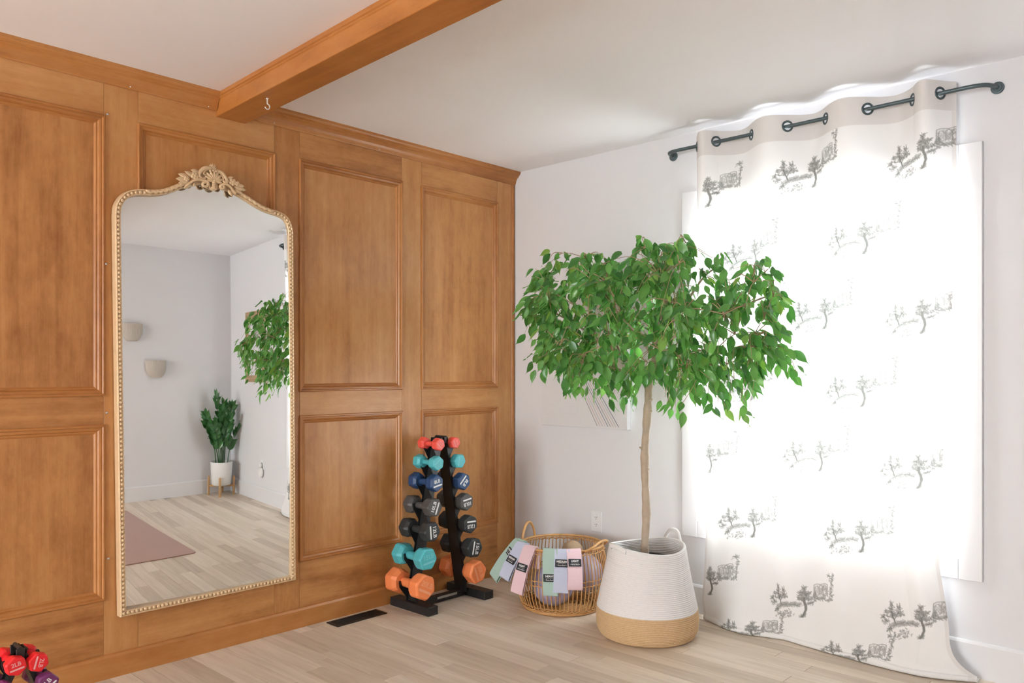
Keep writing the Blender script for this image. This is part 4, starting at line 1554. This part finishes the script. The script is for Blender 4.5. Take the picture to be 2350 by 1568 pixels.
    def inside(a, z):
        c = False
        j = len(poly) - 1
        for i in range(len(poly)):
            if (poly[i][1] > z) != (poly[j][1] > z) and a < (poly[j][0] - poly[i][0]) * (z - poly[i][1]) / (poly[j][1] - poly[i][1]) + poly[i][0]:
                c = not c
            j = i
        return c
    r = random.Random(11)
    variants = leaf_variants(M_LEAF, 26, 0.43, 4, (0.0, 0.82), 0.04)
    leaves = []      # (matrix, variant)
    twigs = MB()
    base_nodes = list(nodes)
    tries = 0
    cnt = 0
    hole = lambda a, z, b: (-0.075 < a < 0.005 and 1.455 < z < 1.555)
    TARGET = 560
    clusters = []
    while len(clusters) < 62:
        q = (r.uniform(-0.68, 0.72), r.uniform(0.99, 1.86))
        if inside(*q) and all(math.hypot(q[0] - c[0], q[1] - c[1]) > 0.075 for c in clusters):
            clusters.append(q)
    eye = Vector(cam.location)       # the crown is round: it swells towards the room as well as along the wall
    while cnt < TARGET and tries < 12000:
        tries += 1
        if r.random() < 0.78 and clusters:
            ca, cz = r.choice(clusters)
            a, z = r.gauss(ca, 0.045), r.gauss(cz, 0.035)
        else:
            a, z = r.uniform(-0.68, 0.72), r.uniform(0.99, 1.86)
        if not inside(a, z) or hole(a, z, 0):
            continue
        half = math.sqrt(max(0.05, 1 - (a / 0.80) ** 2 - ((z - 1.40) / 0.62) ** 2))
        b = r.uniform(-0.70 * half, 0.34 * half)
        w0 = W(a, 0, z)
        tip = w0 + (w0 - eye).normalized() * b
        if tip.x > -0.075 or (tip.y < -1.22 and tip.x > -0.22) or (z < 1.15 and abs(a) < 0.05):
            continue
        # sprout from the nearest branch, a little above where the twig will hang
        best = min(nodes, key=lambda q: (q[0] - tip).length + 0.5 * max(0, tip.z - q[0].z - 0.15) + 0.2 * max(0, q[0].z - tip.z - 0.30))
        st = best[0]
        d = tip - st
        L = d.length
        if L < 0.03:
            continue
        mid = st + d * 0.5 + Vector((r.gauss(0, 0.02), r.gauss(0, 0.02), 0.10 * L + 0.03))
        pp = smooth_path([st, mid, tip], 5)
        if L < 0.5:
            twigs.tube(pp, [0.0023 + (0.0008 - 0.0023) * i / (len(pp) - 1) for i in range(len(pp))], 4)
            if cnt % 3 == 0 and L > 0.12:
                nodes.append((pp[len(pp) // 2], 0.003))
        cnt += 1
        k = r.choice([3, 4, 4, 5, 5])
        for q in range(k):
            f = 1 - 0.75 * (q / k) * min(1, 0.30 / L)
            ii = min(len(pp) - 1, max(1, int(f * (len(pp) - 1))))
            p = pp[ii] + Vector((r.gauss(0, 0.018), r.gauss(0, 0.018), r.gauss(0, 0.010)))
            tdir = (pp[ii] - pp[ii - 1]).normalized()
            down = Vector((r.gauss(0, 0.50), r.gauss(0, 0.50), -1.0)) + tdir * r.uniform(0.1, 0.9) + (A * a * 0.9 + B * b * 1.2) * r.uniform(0.2, 1.0)
            down.normalize()
            size = r.uniform(0.048, 0.086)
            if p.x + down.x * size > -0.06 or (p.y < -1.2 and p.x + down.x * size > -0.17):
                continue
            zax = -down
            face = Vector((r.gauss(-0.55, 0.7), r.gauss(-0.5, 0.7), r.gauss(0.45, 0.5)))
            yax = face - zax * face.dot(zax)
            if yax.length < 1e-4:
                continue
            yax.normalize()
            xax = yax.cross(zax)
            m = Matrix((xax, yax, zax)).transposed()
            leaves.append((p, m, size, r.randrange(len(variants))))
    o = twigs.build('twigs', M_TWIG, root)
    o['kind'] = 'stuff'
    # the 300 that show largest in the photograph are parts of their own, the rest one mass of foliage
    cp = Vector(cam.location)
    order = sorted(range(len(leaves)), key=lambda i: -(leaves[i][2] / (leaves[i][0] - cp).length * abs((leaves[i][1] @ Vector((0, 1, 0))).dot((cp - leaves[i][0]).normalized()))))
    off = root.location
    big = set(order[:300])
    V, Fc, vals = [], [], []
    n = 0
    for i, (p, m, s, vi) in enumerate(leaves):
        if i in big:
            place('leaf', variants[vi][0], root, p - off, m, s)
        else:
            me, vv, ff, val = variants[vi]
            mm = np.array(m) * s
            V.append(vv @ mm.T + np.array(p - off))
            Fc += [tuple(k + n for k in f) for f in ff]
            n += len(vv)
            vals += [min(1, max(0, val + r.uniform(-0.1, 0.1)))] * len(vv)
    me = bpy.data.meshes.new('foliage')
    me.from_pydata(np.concatenate(V).tolist(), [], Fc)
    me.materials.append(M_LEAF)
    me.polygons.foreach_set('use_smooth', [True] * len(me.polygons))
    at = me.attributes.new('leafvar', 'FLOAT', 'POINT')
    at.data.foreach_set('value', vals)
    o = place('foliage', me, root)
    o['kind'] = 'stuff'
    print('fig leaves', len(leaves))


fig_tree()

# ---- rattan basket
BC = Vector((-0.378, -0.690, 0.0))
CAMV = Vector((-0.770, -0.638, 0)).normalized()       # towards the viewer
CAMR = Vector((-CAMV.y, CAMV.x, 0)) * -1
if CAMR.dot(Vector((0.684, -0.73, 0))) < 0:
    CAMR = -CAMR


def rattan_basket():
    root = thing('rattan_basket', 'open honey rattan basket of exercise balls and bands', 'basket', tuple(BC))
    shape = [(0.010, 0.200), (0.03, 0.212), (0.07, 0.229), (0.12, 0.238), (0.165, 0.240), (0.22, 0.234), (0.28, 0.222), (0.322, 0.212)]
    zs = np.array([a for a, _ in shape]); rs = np.array([b for _, b in shape])
    rad = lambda z: float(np.interp(z, zs, rs))
    sp = MB().tube([(rad(z), 0, z) for z in np.linspace(0.010, 0.322, 10)], 0.0029, 5)
    me = sp.mesh('spoke', M_RATTAN, True)
    N = 68
    for k in range(N):
        place('spoke', me, root, (0, 0, 0), (0, 0, 2 * PI * k / N))

    def ring(z, dr, r, name, wob=0.0, wz=0.0, n=136, freq=68):
        pts = [(BC.x + (rad(z) + dr + wob * math.sin(freq * a / 2)) * math.cos(a), BC.y + (rad(z) + dr + wob * math.sin(freq * a / 2)) * math.sin(a), z + wz * math.cos(freq * a / 2)) for a in np.linspace(0, 2 * PI, n, endpoint=False)]
        return MB().tube(pts, r, 6, closed=True).build(name, M_RATTAN, root, smooth=True)
    ring(0.326, 0.0, 0.0062, 'rim', n=72)
    ring(0.306, 0.0035, 0.0028, 'rim_binding', 0.003, 0.004)
    ring(0.316, -0.004, 0.0030, 'rim_binding', 0.002, 0.003)
    for z in (0.152, 0.176):
        ring(z, 0.0, 0.0026, 'waist_binding', 0.0042, 0.002)
    ring(0.008, 0.0, 0.0060, 'foot_ring', n=72)
    ring(0.024, 0.003, 0.0028, 'foot_binding', 0.0035, 0.004)
    ring(0.036, -0.002, 0.0028, 'foot_binding', 0.0035, 0.004)
    # woven base
    for k in range(1, 9):
        rr = 0.197 * k / 8
        MB().tube([(BC.x + rr * math.cos(a), BC.y + rr * math.sin(a), 0.012 + 0.0015 * math.sin(12 * a + k)) for a in np.linspace(0, 2 * PI, 48, endpoint=False)], 0.010, 6, closed=True).build('base_coil', M_RATTAN, root, smooth=True)
    # handles: left-hand back arch and right-hand drooping arch
    for d, hgt, out, spread in (((CAMR * -0.84 - CAMV * 0.54).normalized(), 0.086, 0.0, 0.060), ((CAMR * 0.88 + CAMV * 0.47).normalized(), 0.036, 0.014, 0.115)):
        t = Vector((-d.y, d.x, 0))
        b = BC + d * 0.212 + Vector((0, 0, 0.322))
        pts = [b - t * spread - d * 0.012 * (spread > 0.08) * 2, b - t * spread * 0.72 + Vector((0, 0, hgt * 0.62)) + d * out * 0.6, b - t * spread * 0.25 + Vector((0, 0, hgt)) + d * out,
               b + t * spread * 0.25 + Vector((0, 0, hgt)) + d * out, b + t * spread * 0.72 + Vector((0, 0, hgt * 0.62)) + d * out * 0.6, b + t * spread - d * 0.012 * (spread > 0.08) * 2]
        MB().tube(smooth_path(pts, 7), 0.0066, 9).build('handle', M_RATTAN, root, smooth=True)


rattan_basket()


def ball_thing(name, label, cat, c, r, mat, ribs=0):
    mb = MB()
    nu, nv = (ribs * 6 if ribs else 40), 24
    rings = []
    for i in range(nv + 1):
        a = PI * i / nv
        ring = []
        for j in range(nu):
            b = 2 * PI * j / nu
            rr = r
            if ribs:
                g = abs(math.sin(ribs * b / 2))
                rr = r * (1 - 0.030 * (1 - g) ** 3 * math.sin(a))
            ring.append((rr * math.sin(a) * math.cos(b) + c[0], rr * math.sin(a) * math.sin(b) + c[1], rr * math.cos(a) + c[2]))
        rings.append(ring)
    mb.loft(rings, caps=False)
    o = mb.shift((-c[0], -c[1], -c[2])).build(name, mat, None, smooth=True)
    o.location = c
    return tag(o, label, cat)


b1 = BC + CAMV * 0.085 - CAMR * 0.045
ball_thing('exercise_ball', 'ribbed lavender exercise ball at the front of the rattan basket', 'ball', (b1.x, b1.y, 0.026 + 0.105), 0.105, M_LAV, 18)
b2 = BC + CAMR * 0.115 - CAMV * 0.055
ball_thing('exercise_ball', 'marbled mauve exercise ball on the right side of the rattan basket', 'ball', (b2.x, b2.y, 0.055 + 0.105), 0.100, M_MARB)
b3 = BC - CAMR * 0.095 - CAMV * 0.085
ball_thing('cork_ball', 'tan cork ball at the back of the rattan basket', 'ball', (b3.x, b3.y, 0.026 + 0.085), 0.085, M_TANB)
b4 = BC + CAMR * 0.055 - CAMV * 0.095
ball_thing('cork_ball', 'tan cork ball resting on the others near the basket rim', 'ball', (b4.x - 0.0, b4.y, 0.262), 0.058, M_TANB)


# ---- resistance bands draped over the rim
def band(label, phi, width, Lo, Li, mat, word, lean, out, lab_t, turn=0.0, swing=0.0):
    d0 = (CAMV * math.cos(phi) + CAMR * math.sin(phi)).normalized()
    d = (CAMV * math.cos(phi + turn) + CAMR * math.sin(phi + turn)).normalized()
    t = Vector((-d.y, d.x, 0))
    if t.dot(CAMR) < 0:
        t = -t
    rim = BC + d0 * 0.212 + Vector((0, 0, 0.333))
    root = thing('resistance_band', label, 'resistance band', tuple(rim), 'resistance bands on the rattan basket')
    P = [(0.000, 0.009), (0.012, 0.006), (0.024 + out * 0.2, -0.03), (0.040 + out * 0.6, -Lo * 0.5), (0.046 + out, -Lo + 0.016), (0.038 + out, -Lo), (0.029 + out, -Lo + 0.016),
         (0.031 + out * 0.55, -Lo * 0.5), (0.014 + out * 0.1, -0.03), (0.008, -0.002), (0.000, 0.003), (-0.009, -0.004), (-0.014, -0.03), (-0.016, -Li + 0.012), (-0.022, -Li), (-0.028, -Li + 0.012), (-0.024, -0.03), (-0.012, 0.004)]
    pp = smooth_path([(a, 0, b) for a, b in P], 5, True)
    k = len(pp)
    cl, sl = math.cos(lean), math.sin(lean)
    th = 0.0026
    rings = []
    fr = []
    for i in range(k):
        tg = (pp[(i + 1) % k] - pp[i - 1]).normalized()
        nrm = Vector((-tg.z, 0, tg.x))
        ring = []
        for w, s in ((-0.5, 0), (0.5, 0), (0.5, 1), (-0.5, 1)):
            q = pp[i] - nrm * (th * s)
            wt = w * width + swing * min(0, q.z)
            z2 = q.z
            # lean turns the strap in the plane of the rim tangent
            if q.z < 0 and q.x > -0.012:
                tt, zz = wt * cl + z2 * sl * -1, z2 * cl + wt * sl
            else:
                tt, zz = wt, z2
            p = rim + d * q.x + t * tt + Vector((0, 0, zz))
            ring.append(tuple(p))
        rings.append(ring)
        fr.append((pp[i], nrm))
    MB().loft(rings, closed_path=True).build('strap', mat, root, smooth=False)
    # woven label on the outward face
    front = [i for i in range(k) if pp[i].x > 0.012 and i < k * 0.30]
    zt = -Lo * lab_t
    i = min(front, key=lambda j: abs(pp[j].z - zt))
    q = pp[i]
    tg = (pp[(i + 1) % k] - pp[i - 1]).normalized()
    nout = Vector((tg.z * -1, 0, tg.x))
    if nout.x < 0:
        nout = -nout
    tt, zz = q.z * sl * -1, q.z * cl
    c = rim + d * q.x + t * tt + Vector((0, 0, zz))
    n3 = (d * nout.x + Vector((0, 0, nout.z))).normalized()
    x3 = (t * cl + Vector((0, 0, sl))).normalized()
    x3 = (x3 - n3 * x3.dot(n3)).normalized()
    y3 = n3.cross(x3)
    if y3.z < 0:
        x3, y3 = -x3, -y3
    M = Matrix((x3, y3, n3)).transposed()
    c = c + n3 * 0.0042 - rim
    hw, hh = width * 0.43, 0.0185
    pm_ = MB().box(-hw, hw, -hh, hh, -0.0015, 0.0006).mesh('label_patch', M_PATCH)
    patch = place('label_patch', pm_, root, c, M)
    place('lettering', text_mesh(word, 0.0135, M_WHITEINK, 0.0005), patch, (0, 0.0072, 0.0009))
    ln = MB().box(-hw * 0.62, hw * 0.62, -0.0004, 0.0004, 0, 0.0006).mesh('rule', M_WHITEINK)
    place('rule', ln, patch, (0, -0.0022, 0.0007))
    place('lettering', text_mesh('+ Booty Band +', 0.0076, M_WHITEINK, 0.0001), patch, (0, -0.0098, 0.0009))


rad_ = math.radians
band('sage green HEAVY band hanging furthest left on the rattan basket', rad_(-88), 0.074, 0.215, 0.10, M_BGREEN, 'HEAVY', rad_(-24), 0.075, 0.30, rad_(34))
band('pale blue MEDIUM band between the green and pink bands on the left', rad_(-69), 0.074, 0.175, 0.10, M_BBLUE, 'MEDIUM', rad_(-13), 0.055, 0.40, rad_(24))
band('blush pink LIGHT band on the left, hanging lowest of the pink pair', rad_(-47), 0.074, 0.222, 0.11, M_BPINK, 'LIGHT', rad_(-6), 0.044, 0.42, rad_(10))
band('sage green HEAVY band at the front of the rattan basket', rad_(-15), 0.074, 0.215, 0.10, M_BGREEN, 'HEAVY', rad_(3), 0.004, 0.62)
band('pale blue MEDIUM band at the front, overlapped by a pink band', rad_(0), 0.074, 0.195, 0.10, M_BBLUE, 'MEDIUM', rad_(-2), 0.018, 0.26)
band('blush pink LIGHT band at the front, rightmost of the bands', rad_(15), 0.074, 0.178, 0.10, M_BPINK, 'LIGHT', rad_(-4), 0.034, 0.30)


# ================================================================== THE REST OF THE ROOM, SEEN IN THE MIRROR
# ---- yoga mat
def mat_on_floor():
    root = thing('yoga_mat', 'dusty rose exercise mat lying on the floor, seen in the mirror', 'mat', (-1.70, -2.62, 0))
    ang = math.radians(-2.5)
    w, l, r = 0.61, 1.85, 0.035
    out = []
    for cx, cy, a0 in ((w / 2 - r, l / 2 - r, 0), (-w / 2 + r, l / 2 - r, 90), (-w / 2 + r, -l / 2 + r, 180), (w / 2 - r, -l / 2 + r, 270)):
        for k in range(6):
            a = math.radians(a0 + k * 18)
            x, y = cx + r * math.cos(a), cy + r * math.sin(a)
            out.append((-1.70 + x * math.cos(ang) - y * math.sin(ang), -2.62 + x * math.sin(ang) + y * math.cos(ang)))
    n = len(out)
    MB().add([(x, y, 0.0006) for x, y in out] + [(x, y, 0.0062) for x, y in out],
             [tuple(range(n - 1, -1, -1)), tuple(range(n, 2 * n))] + [(i, (i + 1) % n, (i + 1) % n + n, i + n) for i in range(n)]).build('mat_sheet', M_MAT, root)


mat_on_floor()


# ---- ZZ plant on a wooden stand
def zz():
    c = Vector((-0.225, -3.775, 0))
    st = thing('plant_stand', 'pale oak four-legged stand under the white pot, seen in the mirror', 'plant stand', tuple(c))
    for k in range(4):
        a = math.radians(30 + 90 * k)
        x, y = c.x + 0.158 * math.cos(a), c.y + 0.158 * math.sin(a)
        MB().box(x - 0.012, x + 0.012, y - 0.012, y + 0.012, 0.0, 0.19).build('leg', M_OAK, st, bevel=0.002)
    for k in range(2):
        a = math.radians(30 + 90 * k)
        d = Vector((math.cos(a), math.sin(a), 0)); s = Vector((-d.y, d.x, 0))
        pts = []
        z0, z1 = (0.085, 0.103)
        if k:
            z0, z1 = 0.0665, 0.0845
        v = [c - d * 0.146 - s * 0.009, c + d * 0.146 - s * 0.009, c + d * 0.146 + s * 0.009, c - d * 0.146 + s * 0.009]
        MB().add([(p.x, p.y, z0) for p in v] + [(p.x, p.y, z1) for p in v], [(3, 2, 1, 0), (4, 5, 6, 7), (0, 1, 5, 4), (1, 2, 6, 5), (2, 3, 7, 6), (3, 0, 4, 7)]).build('cross_rail', M_OAK, st)
    zb = 0.1035
    pt = thing('plant_pot', 'white cylindrical ceramic pot in the oak stand, seen in the mirror', 'pot', (c.x, c.y, zb))
    MB().lathe([(0.0, 0), (0.112, 0), (0.124, 0.012), (0.140, 0.225), (0.140, 0.232), (0.132, 0.232), (0.130, 0.19), (0.0, 0.19)], (c.x, c.y, zb), 40).build('pot_body', M_POT, pt, smooth=True)
    pl = thing('zz_plant', 'glossy green potted plant with arching leafy stems, seen in the mirror', 'plant', (c.x, c.y, zb + 0.19))
    MB().lathe([(0.0, 0.196), (0.129, 0.196), (0.129, 0.191), (0.0, 0.191)], (c.x, c.y, zb), 24).build('soil', M_SOIL, pl)
    r = random.Random(21)
    var = leaf_variants(M_ZZ, 6, 0.42, 9, (0.0, 0.7), 0.04)
    tips = [(-0.10, 0.04, 0.98), (0.11, 0.06, 0.88), (-0.24, 0.05, 0.80), (0.20, 0.10, 0.66), (-0.17, 0.12, 0.72), (0.04, 0.14, 0.76), (-0.05, 0.10, 0.84), (0.14, -0.02, 0.78), (-0.20, -0.03, 0.70), (0.02, 0.02, 0.90)]
    for tx, ty, tz in tips:
        a = r.uniform(0, 2 * PI)
        b = c + Vector((tx * 0.25 + 0.02 * math.cos(a), ty * 0.25 + 0.02 * math.sin(a), zb + 0.19))
        tip = c + Vector((tx, ty, tz))
        pp = smooth_path([b, b + (tip - b) * 0.5 + Vector((-tx * 0.15, -ty * 0.15, 0.02)), tip], 9)
        stm = MB().tube(pp, [0.0085 - 0.0062 * i / (len(pp) - 1) for i in range(len(pp))], 7).build('stem', M_ZZ, pl, smooth=True)
        k = len(pp)
        tl = 0
        for i in range(int(k * 0.38), k):
            tdir = (pp[i] - pp[i - 1]).normalized()
            side = tdir.cross(Vector((0.4 * math.cos(a), 0.9 + 0.3 * math.sin(a), 0.2))).normalized()
            for s in (-1, 1):
                dirv = (tdir * 0.8 + side * s * 0.9 + Vector((r.gauss(0, 0.15), r.gauss(0, 0.15), r.gauss(0.1, 0.1)))).normalized()
                if i == k - 1:
                    dirv = (tdir + side * s * 0.35).normalized()
                zax = -dirv
                yax = Vector((r.gauss(0, 0.3), 1.0, r.gauss(0.3, 0.3)))
                yax = (yax - zax * yax.dot(zax)).normalized()
                m = Matrix((yax.cross(zax), yax, zax)).transposed()
                p = pp[i] - (c + Vector((0, 0, zb + 0.19)))
                q = pp[i] + dirv * 0.11
                if q.x > -0.012 or q.y < YB + 0.012:
                    continue
                place('leaf', var[r.randrange(6)][0], stm, p, m, r.uniform(0.085, 0.115))


zz()


# ---- fluted wall pockets
def sconce(label, x0, x1, zt, zb):
    cx = (x0 + x1) / 2
    w = (x1 - x0) / 2
    root = thing('wall_sconce', label, 'wall sconce', (cx, YB, zb), 'fluted beige wall sconces seen in the mirror')
    dep = 0.085
    nfl = 20
    rings = []
    hgt = zt - zb
    for i in range(13):
        t = i / 12
        z = zt - hgt * t
        # straight sides, rounded lower corners
        rad = 0.62
        if t < 1 - rad:
            k = 1.0
        else:
            q = (t - (1 - rad)) / rad
            k = max(0.42, math.sqrt(max(0.0, 1 - q * q * 0.82)))
        ring = []
        for j in range(nfl * 4 + 1):
            a = PI * j / (nfl * 4)
            fl = 1 - 0.018 * abs(math.sin(nfl * a))
            ring.append((cx - w * k * math.cos(a) * fl, YB + 0.0008 + dep * (0.55 + 0.45 * k) * max(0.0, math.sin(a)) ** 0.6 * fl, z))
        rings.append(ring)
    MB().loft(rings).build('fluted_shade', M_CLAY, root)


sconce('higher fluted beige wall sconce, further left in the mirror', -1.397, -1.154, 1.685, 1.522)
sconce('lower fluted beige wall sconce, nearer the plant in the mirror', -1.119, -0.874, 1.340, 1.176)


# ---- rattan frame on the window wall
def wicker():
    y0, y1, z0, z1 = -3.52, -3.03, 1.13, 1.815
    root = thing('wicker_frame', 'woven rattan picture frame on the wall past the window, seen in the mirror', 'frame', (0, (y0 + y1) / 2, z0))
    b = 0.065
    for a, c, d, e, ax in ((y0, y1, z0, z0 + b, 'y'), (y0, y1, z1 - b, z1, 'y'), (y0, y0 + b, z0 + b, z1 - b, 'z'), (y1 - b, y1, z0 + b, z1 - b, 'z')):
        side = MB().box(-0.020, -0.0005, a, c, d, e).build('frame_side', M_WEAVE, root, bevel=0.003)
        n = 5
        for k in range(n):
            if ax == 'y':
                zz_ = d + (k + 0.5) * (e - d) / n
                pts = [(-0.021 - 0.003 * math.sin(90 * q), q, zz_) for q in np.linspace(a + 0.004, c - 0.004, 60)]
            else:
                yy_ = a + (k + 0.5) * (c - a) / n
                pts = [(-0.021 - 0.003 * math.sin(90 * q), yy_, q) for q in np.linspace(d + 0.004, e - 0.004, 60)]
            MB().tube(pts, 0.005, 5).build('weave_strand', M_WEAVE, side, smooth=True)
    MB().box(-0.008, -0.001, y0 + b, y1 - b, z0 + b, z1 - b).build('backing', M_CANVAS, root)


wicker()
outlet('white duplex outlet beyond the curtain, behind the plug-in diffuser', -3.105, 0.345)


def diffuser():
    y, z = -3.105, 0.300
    root = thing('plug_in_diffuser', 'round white plug-in diffuser on the far outlet, seen in the mirror', 'diffuser', (-0.008, y, z))
    rings = []
    for r, x in ((0.0, -0.0078), (0.036, -0.0078), (0.046, -0.014), (0.050, -0.024), (0.046, -0.036), (0.034, -0.044), (0.0, -0.046)):
        rings.append([(x, y + r * math.cos(2 * PI * k / 28), z - 0.02 + r * math.sin(2 * PI * k / 28)) for k in range(28)])
    MB().loft(rings, caps=False).build('body', M_PLASTIC, root, smooth=True)
    MB().lathe([(0.0, 0.0), (0.020, 0.0), (0.022, 0.03), (0.016, 0.045), (0.0, 0.045)], (-0.030, y, z + 0.025), 20).build('cap', M_PLASTIC, root, smooth=True)


diffuser()
